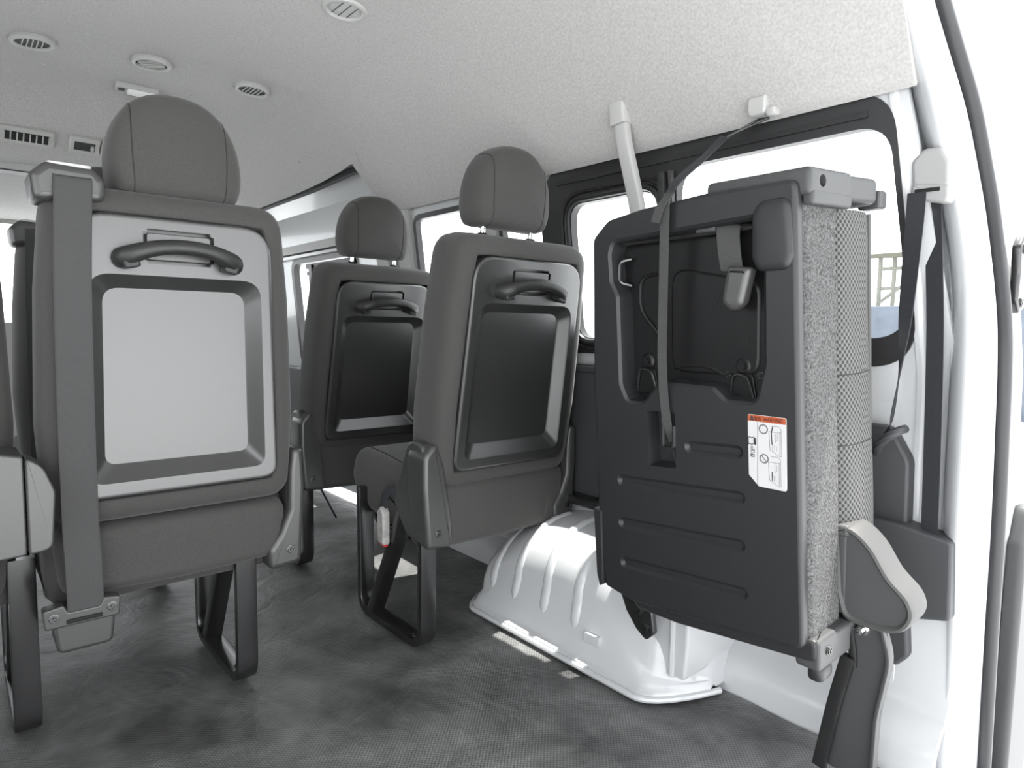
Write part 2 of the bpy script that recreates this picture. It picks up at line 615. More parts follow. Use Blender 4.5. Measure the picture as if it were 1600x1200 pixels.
# front part over the sliding door: side cut away above the door, then steps down over the front seats
def front_fn(y):
    def fn(x, z):
        h = x - CX
        s = 0.0
        if y > 2.5:
            t = min(1, (y - 2.5) / 0.42); s = t * t * (3 - 2 * t)
        top = 1.475 - 0.185 * s - max(0, y - 2.92) * 0.075
        kf = (top - 1.12) / (1.475 - 1.12)
        wq = max(0.0, min(1.0, (0.46 - h) / 0.30)); wq = wq * wq * (3 - 2 * wq)
        kf = 1 + (kf - 1) * wq
        zz = 1.12 + (z - 1.12) * kf
        # right side: the liner stops higher up, above the door opening
        if h > 0.45 and 2.05 < y < 3.5:
            e = min(1, (y - 2.05) / 0.06, (3.5 - y) / 0.12)
            zmin = 1.12 + (0.125 + 0.03 * math.exp(-max(0, y - 2.11) / 0.25)) * e
            if zz < zmin:
                zz = zmin
                z0 = 1.12 + (zmin - 1.12) / kf
                for (h0, b0, _a), (h1, b1, _b) in zip(half, half[1:]):
                    if b1 <= z0 <= b0:
                        x = CX + h0 + (h1 - h0) * (b0 - z0) / max(1e-9, b0 - b1)
                        break
        return (x, zz)
    return fn
ceil_front = strip_shell('ceiling', [(y, front_fn(y)) for y in [2.052, 2.07, 2.09, 2.11, 2.13, 2.16, 2.2, 2.28, 2.4, 2.5] + [2.5 + 0.42 * k / 10 for k in range(1, 11)] + [3.1, 3.38, 3.42, 3.46, 3.5, 3.7, 4.0, 4.1]])
tag(ceil_front, 'grey felt headliner stepping down towards the front seats', kind='structure')
bm = bmesh.new()
osec = [(CX + (x - CX) * 1.115, z + 0.05) for x, z in sec]
rings = [[(x, y, z - (0.0 if y < 2.6 else 0.0)) for x, z in osec] + [(CX + (x - CX) * 0.99, y, z + 0.012) for x, z in reversed(osec)] for y in (0.39, 2.0, 4.14)]
loft(bm, rings)
roof = finish(bm, 'roof', paint, ang=50); tag(roof, 'white painted roof skin above the headliner', kind='structure')
def clip(x, y, par, r=0.0075, nz=True):
    z = zc(x)
    e = 0.004
    nx_ = -(zc(x + e) - zc(x - e)) / (2 * e)
    n = Vector((-nx_ if False else (zc(x + e) - zc(x - e)) / (2 * e), 0, -1)).normalized()
    lathe('clip', [(r, -0.002), (r, 0.0012), (r * 0.8, 0.002), (r * 0.35, 0.0022), (0.0004, 0.0016)], felt if r > 0.006 else trim_grey, par, axis_M((x * 0.998 + 0.001, y, z - 0.003), n), 12)
for x, y in [(1.036, 1.053), (1.12, 1.061), (1.043, 1.485), (1.13, 0.46), (1.005, 1.9)]:
    clip(x, y, ceil_rear, 0.009)
for x, y in [(0.643, 2.02), (0.90, 2.02), (1.045, 2.02), (1.135, 2.02), (0.35, 2.02), (0.2, 2.02)]:
    clip(x, y, ceil_rear, 0.005)
for x, y in [(1.03, 2.378), (0.65, 2.40), (1.035, 2.45), (0.25, 2.4), (0.95, 2.3)]:
    clip(x, y, ceil_front, 0.005)

# --- right wall: lower sheet metal, window plane with real holes
def holes_sheet(name, outer, holes, xfn, mt, parent=None, thick=0.012):
    bm = bmesh.new()
    def loop(pts):
        vs = [bm.verts.new((0, p[0], p[1])) for p in pts]
        return [bm.edges.new((vs[i], vs[(i + 1) % len(vs)])) for i in range(len(vs))]
    ed = loop(outer)
    for h in holes: ed += loop(h)
    bmesh.ops.triangle_fill(bm, edges=ed, use_beauty=True)
    for v in bm.verts: v.co.x = xfn(v.co.z)
    bmesh.ops.recalc_face_normals(bm, faces=bm.faces)
    g = bmesh.ops.extrude_face_region(bm, geom=list(bm.faces))
    for e in g['geom']:
        if isinstance(e, bmesh.types.BMVert): e.co.x += thick
    return finish(bm, name, mt, parent, ang=30)

def rr(y0, y1, z0, z1, r=0.05, n=6, sh=0.0):
    """rounded rectangle in (y, z); rear (low y) edge sheared forward with height"""
    return round_poly([(y0, z0, r), (y1, z0, r), (y1, z1, r), (y0 + sh * (z1 - z0), z1, r)], r, n)

W1 = rr(0.402, 1.272, 0.665, 1.119, 0.075, 8, 0.10)
W2 = rr(1.285, 1.465, 0.63, 1.085, 0.035)
W3 = rr(1.545, 1.905, 0.63, 1.085, 0.035)
def xup(z): return XR(z)
wall_up = holes_sheet('wall_right', [(0.33, 0.60), (2.16, 0.60), (2.16, 1.16), (0.43, 1.16)], [W1, W2, W3], xup, paint)
tag(wall_up, 'white painted side wall around the windows', kind='structure')
# lower wall
bm = bmesh.new()
sec_low = [(1.172, -0.02), (1.178, 0.03), (1.20, 0.06), (1.225, 0.075), (1.238, 0.10), (1.240, 0.27), (1.252, 0.30), (1.262, 0.34), (1.262, 0.61)]
rings = [[(x + (0.07 if (y > 0.95 and z < 0.08) else 0), y, z) for x, z in sec_low] for y in [0.32, 0.45, 0.6, 0.75, 0.9, 1.0, 1.6, 2.0, 2.16]]
loft(bm, rings, closed=False)
ex = bmesh.ops.extrude_face_region(bm, geom=list(bm.faces))
for e in ex['geom']:
    if isinstance(e, bmesh.types.BMVert): e.co.x += 0.02
wl = finish(bm, 'lower_panel', paint, wall_up)
# pressed long groove panel on the lower wall behind the arch
pad('pressing', round_poly([(0.40, 0.105), (0.60, 0.105), (0.60, 0.15), (0.40, 0.15)], 0.012, 4), [(1.2405, 0.0), (1.2375, 0.004), (1.2375, 0.006)], paint, wall_up, axis='x')
# dark trim board below the windows
o = rbox('trim_board', (1.246, 1.49, 0.46), (0.022, 1.24, 0.34), 0.008, dark_trim, wall_up)
rbox('trim_ledge', (1.244, 1.49, 0.622), (0.03, 1.24, 0.02), 0.006, dark_trim, wall_up)

# --- windows
def window(n, outer, holes, label, frame_mt, thick=0.022, proud=0.006):
    e = empty('window_%d' % n, (1.2, (outer[0][0]), 0.6))
    bpy.context.view_layer.update()
    inv = Matrix.Translation((-e.location.x, -e.location.y, -e.location.z))
    f = holes_sheet('window_frame', outer, holes, lambda z: XR(z) - proud, frame_mt, None, thick)
    f.data.transform(inv); f.parent = e
    for h in holes:
        bm = bmesh.new()
        big = inset(h, -0.006)
        loft(bm, [[(XR(z) + d, y, z) for y, z in big] for d in (0.005, 0.009)])
        g = finish(bm, 'pane', glass, None)
        g.data.transform(inv); g.parent = e
    tag(e, label, kind='structure')
    return e, inv
H1 = rr(0.918, 1.185, 0.70, 1.030, 0.045, 8)
H2 = rr(0.412, 0.868, 0.712, 1.066, 0.06, 8, 0.10)
e1, inv = window(1, inset(W1, -0.004), [H1, H2], 'black framed rear side window with a sliding pane', black_plastic)
def add_w(bm, name, mt, e, inv):
    o = finish(bm, name, mt, None); o.data.transform(inv); o.parent = e; return o
# sash rims and rails on the rear window
def rim_path(h, off, ins):
    P = inset(h, ins)
    return [(XR(z) + off, y, z) for y, z in P]
def closed_sweep(path, r, rz=None):
    bm = bmesh.new()
    N = len(path); rings = []
    for i in range(N):
        a = Vector(path[i - 1]); c = Vector(path[(i + 1) % N]); p = Vector(path[i])
        t = (c - a).normalized()
        s = t.cross(Vector((1, 0, 0))).normalized()
        rings.append([tuple(p + s * x + Vector((1, 0, 0)) * y) for x, y in circ(r, 8, rz)])
    loft(bm, rings + [rings[0]], True, False, False)
    return bm
add_w(closed_sweep(rim_path(H1, -0.008, -0.010), 0.008, 0.008), 'sash_rim', black_plastic, e1, inv)
add_w(closed_sweep(rim_path(H1, -0.007, -0.026), 0.004, 0.006), 'sash_rim', black_plastic, e1, inv)
bm = sweep_bm([(XR(1.09) - 0.008, 0.48, 1.086), (XR(1.09) - 0.008, 1.22, 1.086)], rect(0.006, 0.01)); add_w(bm, 'rail', black_plastic, e1, inv)
bm = sweep_bm([(XR(0.71) - 0.012, 0.893, 0.70), (XR(1.06) - 0.012, 0.893, 1.06)], rect(0.018, 0.03, 0.004), up=(1, 0, 0)); add_w(bm, 'sash_post', black_plastic, e1, inv)
bm = sweep_bm([(XR(0.71) - 0.014, 0.874, 0.70), (XR(1.06) - 0.014, 0.874, 1.06)], rect(0.008, 0.010), up=(1, 0, 0)); add_w(bm, 'sash_seal', rim_plastic, e1, inv)
for n, W, lab in [(2, W2, 'narrow side window seen past the middle headrest'), (3, W3, 'side window beside the sliding door pillar')]:
    window(n, inset(W, -0.006), [inset(W, 0.010)], lab, black_plastic, 0.02, 0.004)
# pillar trim between windows and by the sliding door
o = pad('pillar_trim', round_poly([(1.478, 0.60), (1.532, 0.60), (1.532, 1.13), (1.478, 1.13)], 0.01, 3), [(1.262, 0), (1.236, 0.0), (1.232, 0.006)], pale_trim, wall_up, axis='x', M=Matrix.Shear('XY', 4, (0, 0)) if False else None)
def pillar(y0, y1, z0, z1, t, mt, name, par):
    bm = bmesh.new()
    rings = []
    for z in [z0 + (z1 - z0) * k / 6 for k in range(7)]:
        xw = XR(z)
        rings.append([(xw + 0.01, y0, z), (xw - t * 0.6, y0 + 0.004, z), (xw - t, y0 + 0.014, z), (xw - t, y1 - 0.014, z), (xw - t * 0.6, y1 - 0.004, z), (xw + 0.01, y1, z)])
    loft(bm, rings)
    return finish(bm, name, mt, par)
bpy.data.objects.remove(o, do_unlink=True)
pillar(1.475, 1.535, 0.60, 1.125, 0.014, pale_trim, 'pillar_trim', wall_up)
pillar(1.918, 2.02, 0.0, 1.14, 0.018, pale_trim, 'pillar_trim', wall_up)
pillar(2.035, 2.14, 0.0, 1.16, 0.035, trim_grey, 'pillar_trim', wall_up)

# --- sliding door beyond
door = empty('door_1', (1.27, 2.2, 0.0))
tag(door, 'white sliding side door with a window and upper rails', kind='structure')
Md = Matrix.Translation((-1.27, -2.2, 0))
DX = lambda z: 1.285 - max(0, z - 0.6) * 0.10
Wd = rr(2.42, 3.02, 0.55, 1.015, 0.06, 6)
f = holes_sheet('door_panel', [(2.14, 0.02), (3.5, 0.02), (3.5, 1.36), (2.14, 1.36)], [Wd], DX, paint)
f.data.transform(Md); f.parent = door
f = holes_sheet('window_seal', inset(Wd, -0.014), [inset(Wd, 0.012)], lambda z: DX(z) - 0.012, black_plastic, None, 0.03)
f.data.transform(Md); f.parent = door
bm = bmesh.new(); loft(bm, [[(DX(z) + d, y, z) for y, z in Wd] for d in (0.004, 0.008)])
g = finish(bm, 'pane', glass); g.data.transform(Md); g.parent = door
def dbar(name, pts, wd, h, mt):
    o = sweep(name, pts, rect(wd, h), mt, None, up=(0, 0, 1)); o.data.transform(Md); o.parent = door
dbar('sash_rail', [(DX(0.9) - 0.014, 2.44, 0.985), (DX(0.9) - 0.014, 2.86, 0.985)], 0.02, 0.022, black_plastic)
dbar('sash_rail', [(DX(0.9) - 0.010, 2.44, 0.955), (DX(0.9) - 0.010, 2.86, 0.955)], 0.02, 0.016, dark_trim)
dbar('sash_post', [(DX(0.8) - 0.012, 2.80, 0.56), (DX(1.0) - 0.012, 2.80, 0.99)], 0.03, 0.02, black_plastic)
dbar('upper_rail', [(1.232, 2.18, 1.30), (1.232, 3.40, 1.30)], 0.014, 0.02, trim_grey)
dbar('upper_rail', [(1.19, 2.12, 1.318), (1.19, 3.2, 1.318)], 0.010, 0.008, chrome)
dbar('upper_rail', [(1.196, 2.12, 1.298), (1.196, 3.2, 1.298)], 0.010, 0.006, chrome)
dbar('ledge', [(1.228, 2.16, 1.062), (1.228, 3.45, 1.062)], 0.05, 0.035, pale_trim)
dbar('ledge_line', [(1.214, 2.16, 1.030), (1.214, 3.45, 1.030)], 0.02, 0.012, paint)
dbar('weatherstrip', [(1.125, 2.10, 1.25), (1.118, 2.13, 1.268), (1.112, 2.2, 1.266), (1.110, 2.5, 1.253), (1.108, 3.40, 1.247)], 0.022, 0.020, rubber)
o = rbox('door_card', (1.262, 2.78, 0.30), (0.03, 1.2, 0.46), 0.012, dark_trim); o.data.transform(Md); o.parent = door
dbar('inner_trim', [(1.245, 2.20, 0.56), (1.2, 2.95, 1.03)], 0.02, 0.05, pale_trim) if False else None

# --- front wall with windscreen, unseen left wall with windows added to let light in
def xplane(name, outer, holes, mapf, mt, thick):
    bm = bmesh.new()
    def loop(pts):
        vs_ = [bm.verts.new((p[0], p[1], 0)) for p in pts]
        return [bm.edges.new((vs_[i], vs_[(i + 1) % len(vs_)])) for i in range(len(vs_))]
    ed = loop(outer)
    for h in holes: ed += loop(h)
    bmesh.ops.triangle_fill(bm, edges=ed, use_beauty=True)
    bmesh.ops.recalc_face_normals(bm, faces=bm.faces)
    g_ = bmesh.ops.extrude_face_region(bm, geom=list(bm.faces))
    for e in g_['geom']:
        if isinstance(e, bmesh.types.BMVert): e.co.z += thick
    for v in bm.verts: v.co = Vector(mapf(*v.co))
    return finish(bm, name, mt, ang=30)
ws = round_poly([(-0.28, 0.72), (1.20, 0.72), (1.14, 1.19), (-0.22, 1.19)], 0.06, 5)
o = xplane('wall_front', [(-0.38, 0.0), (1.30, 0.0), (1.28, 1.5), (-0.36, 1.5)], [ws], lambda a, b, d: (a, 4.12 - (b - 0.7) * 0.25 + d, b), trim_grey, 0.02)
tag(o, 'grey front wall around the windscreen', kind='structure')
wf = empty('window_5', (CX, 4.1, 0.72)); tag(wf, 'bright windscreen far ahead between the seats', kind='structure')
bm = bmesh.new(); loft(bm, [[(a, 4.12 - (b - 0.7) * 0.25 + d, b) for a, b in ws] for d in (0.006, 0.01)])
g = finish(bm, 'pane', glass); g.data.transform(Matrix.Translation((-CX, -4.1, -0.72))); g.parent = wf
XL = lambda z: 2 * CX - XR(z) - 0.03
WL = [rr(0.42, 1.26, 0.67, 1.08, 0.06), rr(1.33, 2.1, 0.67, 1.08, 0.06), rr(2.25, 3.0, 0.67, 1.08, 0.06)]
o = holes_sheet('wall_left', [(0.33, 0.0), (4.1, 0.0), (4.1, 1.2), (0.40, 1.2)], WL, XL, trim_grey, None, -0.012)
tag(o, 'grey trimmed side wall opposite', kind='structure')
for k, Wn in enumerate(WL):
    e = empty('window_%d' % (6 + k), (XL(0.7), Wn[0][0], 0.7)); tag(e, 'unseen side window added in the opposite wall for light', kind='structure')
    bm = bmesh.new(); loft(bm, [[(XL(z) + d, y, z) for y, z in Wn] for d in (-0.004, -0.008)])
    g = finish(bm, 'pane', tinted_glass); g.data.transform(Matrix.Translation(-Vector(e.location))); g.parent = e
o = holes_sheet('wall_right', [(3.44, 0.0), (4.12, 0.0), (4.12, 1.3), (3.44, 1.36)], [rr(3.52, 3.98, 0.62, 1.05, 0.05)], lambda z: DX(z) - 0.02, paint)
tag(o, 'white painted side wall by the front seats', kind='structure')

# --- D-pillar, rear jamb, weatherstrip
jamb_pts = [(1.06, 0.405, 1.285), (1.112, 0.401, 1.215), (1.148, 0.396, 1.160), (1.185, 0.388, 1.10), (1.217, 0.379, 1.03), (1.247, 0.355, 0.909), (1.240, 0.336, 0.795), (1.215, 0.322, 0.677), (1.215, 0.32, 0.562), (1.222, 0.32, 0.405), (1.236, 0.32, 0.191), (1.240, 0.32, 0.0), (1.245, 0.32, -0.12)]
ws_pts = [(0.80, 0.412, 1.43), (0.98, 0.402, 1.37), (1.10, 0.394, 1.285), (1.153, 0.389, 1.226), (1.2, 0.382, 1.172), (1.252, 0.364, 1.079), (1.28, 0.349, 0.986), (1.288, 0.334, 0.901), (1.277, 0.311, 0.765), (1.268, 0.302, 0.676), (1.276, 0.3, 0.559), (1.295, 0.3, 0.396), (1.302, 0.3, 0.218), (1.318, 0.3, -0.024), (1.322, 0.3, -0.12)]
jam = empty('wall_rear', (1.24, 0.33, 0)); tag(jam, 'white rear door jamb of the van', kind='structure')
Mj = Matrix.Translation((-1.24, -0.33, 0))
def interp_z(pts, z):
    P = sorted(pts, key=lambda p: p[2])
    for a, b in zip(P, P[1:]):
        if a[2] <= z <= b[2]:
            f_ = (z - a[2]) / (b[2] - a[2])
            return tuple(a[k] * (1 - f_) + b[k] * f_ for k in range(3))
    return P[-1] if z > P[-1][2] else P[0]
jc = catmull(jamb_pts, 5); wc = catmull(ws_pts, 5)
bm = bmesh.new(); rings = []
for k in range(0, 61):
    z = -0.11 + (1.28 + 0.11) * k / 60
    a = Vector(interp_z(jc, z)); b = Vector(interp_z(wc, z))
    d = (b - a)
    sec_j = [a + Vector((0.045, 0.035, 0)), a + Vector((0.012, 0.016, 0)), a + Vector((0.0, 0.004, 0)), a + Vector((0.002, -0.008, 0))]
    for f_ in (0.25, 0.5, 0.75, 0.95):
        sec_j.append(a + d * f_ + Vector((0, -0.010, 0)))
    sec_j.append(b + Vector((0.01, 0.004, 0)))
    sec_j.append(b + Vector((0.04, 0.03, 0)))
    rings.append([tuple(v) for v in sec_j])
loft(bm, rings, closed=False)
o = finish(bm, 'jamb', paint, None, ang=60); o.data.transform(Mj); o.parent = jam
# inner pillar sheet between window and jamb
bm = bmesh.new(); rings = []
for k in range(0, 51):
    z = -0.05 + (1.165 + 0.05) * k / 50
    a = Vector(interp_z(jc, z))
    yw = 0.402 + max(0, z - 0.665) * 0.10
    xw = XR(z)
    P0 = a + Vector((0.030, 0.03, 0))
    P2 = Vector((xw + 0.004, max(yw - 0.022, P0.y + 0.012), z))
    P3 = Vector((xw - 0.004, max(yw - 0.014, P0.y + 0.02), z))
    P4 = Vector((xw - 0.003, max(yw + 0.0, P0.y + 0.03), z))
    mid = Vector((max(P0.x, xw) + 0.022, (P0.y + P2.y) / 2, z))
    rings.append([tuple(P0), tuple((P0 + mid) / 2 + Vector((0.006, 0, 0))), tuple(mid), tuple((mid + P2) / 2 + Vector((0.006, 0, 0))), tuple(P2), tuple(P3), tuple(P4)])
loft(bm, rings, closed=False)
o = finish(bm, 'pillar_sheet', paint, None, ang=60); o.data.transform(Mj); o.parent = jam
# weatherstrip (rubber bulb with a paler lip), both sides and over the top
full = [(2 * CX - x, y, z) for x, y, z in reversed(ws_pts)][:-1] + [(0.46, 0.416, 1.445)] + ws_pts[1:]
wfull = catmull([(2 * CX - x, y, z) for x, y, z in reversed(ws_pts)] + [(CX, 0.416, 1.45)] + ws_pts, 5)
def frame_sweep(path, section):
    bm = bmesh.new(); rings = []
    P = [Vector(p) for p in path]
    for i, p in enumerate(P):
        t = (P[min(i + 1, len(P) - 1)] - P[max(i - 1, 0)]).normalized()
        bk = Vector((0, -1, 0)); bk = (bk - t * bk.dot(t)).normalized()
        s = bk.cross(t).normalized()     # outward / inward
        rings.append([tuple(p + s * a + bk * b) for a, b in section])
    loft(bm, rings)
    return bm
out_sign = 1.0
def bulb(w0, w1, d0, d1, n=8):
    return [((w0 + w1) / 2 + (w1 - w0) / 2 * math.cos(2 * math.pi * k / n), (d0 + d1) / 2 + (d1 - d0) / 2 * math.sin(2 * math.pi * k / n)) for k in range(n)]
_p = Vector(ws_pts[8]); _t = (Vector(ws_pts[9]) - Vector(ws_pts[7])).normalized()
_s = Vector((0, -1, 0)).cross(_t)
sg = 1 if _s.x > 0 else -1
strip = finish(frame_sweep(wfull, [(sg * a, b) for a, b in bulb(-0.002, 0.024, 0.0, 0.026, 10)]), 'rear_weatherstrip', rubber, ang=60)
tag(strip, 'black rubber weatherstrip running round the rear door opening', 'weatherstrip')
o = finish(frame_sweep(wfull, [(sg * a, b) for a, b in bulb(0.016, 0.040, -0.004, 0.020, 8)]), 'bulb', rubber, strip, ang=60)
o = finish(frame_sweep(wfull, [(sg * a, b) for a, b in bulb(0.034, 0.046, -0.006, 0.010, 6)]), 'lip', cap_plastic, strip, ang=60)
# outer body around the opening
o = finish(frame_sweep(wfull, [(sg * a, b) for a, b in [(0.030, -0.02), (0.036, 0.000), (0.075, 0.002), (0.10, 0.012), (0.14, 0.012), (0.155, 0.0), (0.155, -0.03)]]), 'outer_frame', paint, None, ang=50)
o.data.transform(Mj); o.parent = jam
# raised tailgate, unseen behind the camera, added to cut light from the sky
tg = empty('door_2', (CX, 0.36, 1.50), (R(14), 0, 0)); tag(tg, 'unseen white tailgate raised above the rear opening, added to cut sky light', kind='structure')
rbox('tailgate_panel', (0, -0.60, 0.03), (1.50, 1.20, 0.06), 0.02, paint, tg)
rbox('tailgate_lining', (0, -0.60, -0.006), (1.30, 1.0, 0.02), 0.008, trim_grey, tg)
# dark lamp housing low on the corner and strut bracket
lamp = pad('tail_corner', round_poly([(1.376, -0.10), (1.52, -0.10), (1.52, 0.40), (1.420, 0.43), (1.387, 0.36)], 0.03, 5), prof(0.29, 0.262, 0.01), cap_plastic)
tag(lamp, 'grey plastic corner moulding outside the rear door opening', 'moulding')
br = pad('strut_bracket', round_poly([(1.345, 0.755), (1.41, 0.775), (1.41, 0.865), (1.345, 0.885), (1.325, 0.865), (1.330, 0.82), (1.325, 0.775)], 0.012, 4), prof(0.300, 0.286, 0.004), black_metal)
tag(br, 'black two-bolt strut bracket at the right edge of the jamb', 'bracket')
for z in (0.775, 0.862): bolt((1.345, 0.287, z), (0, -1, 0), br, 0.008)

# ------------------------------------------------------------------ wheel arch
def build_arch():
    root = empty('wheel_arch', (1.13, 1.05, 0))
    tag(root, 'white painted ribbed wheel arch beside the folded seat', 'wheel arch')
    T = Matrix.Translation((-1.13, -1.05, 0))
    yc, a = 1.04, 0.345
    def h(y):
        t = abs((y - yc) / a)
        return 0.258 * max(0.0, 1 - t ** 2.5) ** 0.5
    def lipx(y):
        # plan of the foot: straight along the aisle, rounding back to the wall at both ends
        t = (y - yc) / (a + 0.012)
        return 1.010 + 0.16 * max(0.0, abs(t) - 0.72) ** 2 / 0.0784
    def prof_pts(y):
        H = max(h(y), 0.008)
        x0 = lipx(y)
        r = min(0.135, H * 0.75)
        lean = 0.022 * min(1, H / 0.2)
        pts = [(x0 - 0.012, 0.0), (x0 - 0.012, 0.012), (x0 - 0.002, 0.016), (x0 + 0.004, 0.024 if H > 0.03 else 0.016)]
        zb = max(0.026 if H > 0.03 else 0.018, H - r)
        for k in range(1, 5):
            f_ = k / 4
            z0_ = pts[3][1]
            pts.append((x0 + 0.004 + lean * f_, z0_ + (zb - z0_) * f_))
        bx = pts[-1][0]
        for k in range(1, 8):
            an = k / 7 * math.pi / 2
            pts.append((bx + r * 1.1 * (1 - math.cos(an)), zb + (H - zb) * math.sin(an)))
        ex_ = pts[-1][0]
        for k in range(1, 5):
            pts.append((ex_ + (1.245 - ex_) * k / 4, H + 0.004 * k / 4))
        return pts
    bm = bmesh.new(); rings = []
    N = 72
    for k in range(N + 1):
        t = -1 + 2 * k / N
        y = yc + (a + 0.002) * math.sin(t * math.pi / 2)
        rings.append([(x, y, z) for x, z in prof_pts(y)])
    loft(bm, rings, closed=False)
    finish(bm, 'shell', paint, root, T, ang=60)
    # raised ribs over the shell
    def surf(y, s):
        P = prof_pts(y)
        L = [0]
        for i in range(1, len(P)): L.append(L[-1] + math.dist(P[i], P[i - 1]))
        d = min(s, L[-1] - 1e-6)
        for i in range(1, len(P)):
            if L[i] >= d:
                f_ = (d - L[i - 1]) / max(1e-9, L[i] - L[i - 1])
                return Vector((P[i - 1][0] + (P[i][0] - P[i - 1][0]) * f_, y, P[i - 1][1] + (P[i][1] - P[i - 1][1]) * f_))
    for yb in (1.275, 1.18, 1.075, 0.975):
        bm = bmesh.new(); rings = []
        n = 26
        for k in range(n + 1):
            s = 0.075 + 0.30 * k / n
            y = yb + (yb - yc) * -0.10 * (k / n)
            e_ = min(1.0, min(k, n - k) / 2.5)
            wd = 0.0145 * (0.25 + 0.75 * math.sqrt(1 - (1 - e_) ** 2))
            hh = 0.0065 * math.sqrt(1 - (1 - e_) ** 2)
            p0 = surf(y, s); p1 = surf(y, s + 0.01); t = (p1 - p0).normalized()
            nrm = Vector((-t.z, 0, t.x))
            if nrm.z < 0 and nrm.x > 0: nrm = -nrm
            ring = []
            for q, hq in ((-1, -0.2), (-0.75, 0.45), (-0.35, 0.95), (0.35, 0.95), (0.75, 0.45), (1, -0.2)):
                pp = surf(y + q * wd, s)
                ring.append(tuple(pp + nrm * hh * hq))
            rings.append(ring)
        loft(bm, rings, closed=False)
        finish(bm, 'rib', paint, root, T, ang=60)
    # small pressed pads near the foot
    for y, z in ((0.915, 0.06),):
        pad('pressing', round_poly([(y - 0.022, z - 0.008), (y + 0.022, z - 0.008), (y + 0.022, z + 0.012), (y - 0.022, z + 0.012)], 0.005, 3), [(1.030, 0), (1.0165, 0.0), (1.0158, 0.002)], paint, root, axis='x', M=T)
    # seat mounting gusset welded to the rear end of the arch
    P = [(0.845, 0.235), (0.800, 0.15), (0.772, 0.045), (0.705, 0.045), (0.70, 0.12), (0.70, 0.245)]
    pad('gusset', round_poly(P, 0.012, 4), prof(1.235, 1.052, 0.006), paint, root, axis='x', M=T)
    sweep('gusset_bead', [(1.052, 0.735, 0.045), (1.052, 0.735, 0.2)], circ(0.006, 8), paint, root, up=(1, 0, 0), M=T)
    # sealed seam along the foot
    path = [(lipx(y) - 0.016, y, 0.004) for y in [1.385 - 0.70 * k / 48 for k in range(49)]]
    sweep('seam', path, circ(0.0065, 8), paint, root, M=T)
    return root
build_arch()

# ------------------------------------------------------------------ seats
def handle_parts(par, M, z):
    """grab handle on the seat back: bow with two end covers, over a finger pocket"""
    path = []; sc = []
    n = 26
    for k in range(n + 1):
        a = math.pi * k / n
        x = -0.090 * math.cos(a); t = abs(math.cos(a))
        path.append((x, 0.002 - 0.046 * max(0.0, math.sin(a)) ** 0.5, z + 0.006 - 0.022 * t ** 2.2))
        sc.append(0.84 + 0.34 * t ** 3)
    sweep('handle', path, circ(0.0125, 12, 0.0145), handle_plastic, par, up=(0, 0, 1), M=M, scale=sc)
    h = par.children[-1]
    for s in (-1, 1):
        bm = pad_bm(round_poly([(-0.013, -0.016), (0.013, -0.016), (0.011, 0.010), (-0.011, 0.012)], 0.006, 3), prof(-0.006, -0.034, 0.004), 'y')
        bm.transform(Matrix.Translation((s * 0.0800, -0.002, z - 0.0165)) @ Matrix.Rotation(R(s * 14), 4, 'Y'))
        finish(bm, 'handle_cap', black_plastic, par, M)

def back_panel(par, M):
    out = round_poly([(-0.168, 0.036, 0.03), (0.168, 0.036, 0.03), (0.157, 0.508, 0.055), (-0.157, 0.508, 0.055)], 0.04, 7)
    rec0 = round_poly([(-0.143, 0.062, 0.022), (0.143, 0.062, 0.022), (0.138, 0.410, 0.036), (-0.138, 0.410, 0.036)], 0.03, 7)
    rec1 = round_poly([(-0.118, 0.090, 0.018), (0.118, 0.090, 0.018), (0.114, 0.388, 0.026), (-0.114, 0.388, 0.026)], 0.03, 7)
    bm = bmesh.new()
    rings = [[(a, 0.026, b) for a, b in out], [(a, -0.004, b) for a, b in out], [(a, -0.0075, b) for a, b in inset(out, 0.003)], [(a, -0.008, b) for a, b in inset(out, 0.005)], [(a, -0.008, b) for a, b in inset(out, 0.008)], [(a, -0.008, b) for a, b in inset(rec0, -0.003)],
             [(a, -0.008, b) for a, b in rec0], [(a, -0.005, b) for a, b in inset(rec0, 0.004)], [(a, 0.0125, b) for a, b in inset(rec1, -0.004)], [(a, 0.015, b) for a, b in rec1]]
    loft(bm, rings)
    o = finish(bm, 'back_panel', panel_plastic, par, M)
    return o

def seam_on_pad(par, M, x, pts, name='seam'):
    sweep(name, pts, circ(0.0014, 6), seam_thread, par, up=(1, 0, 0), M=M)

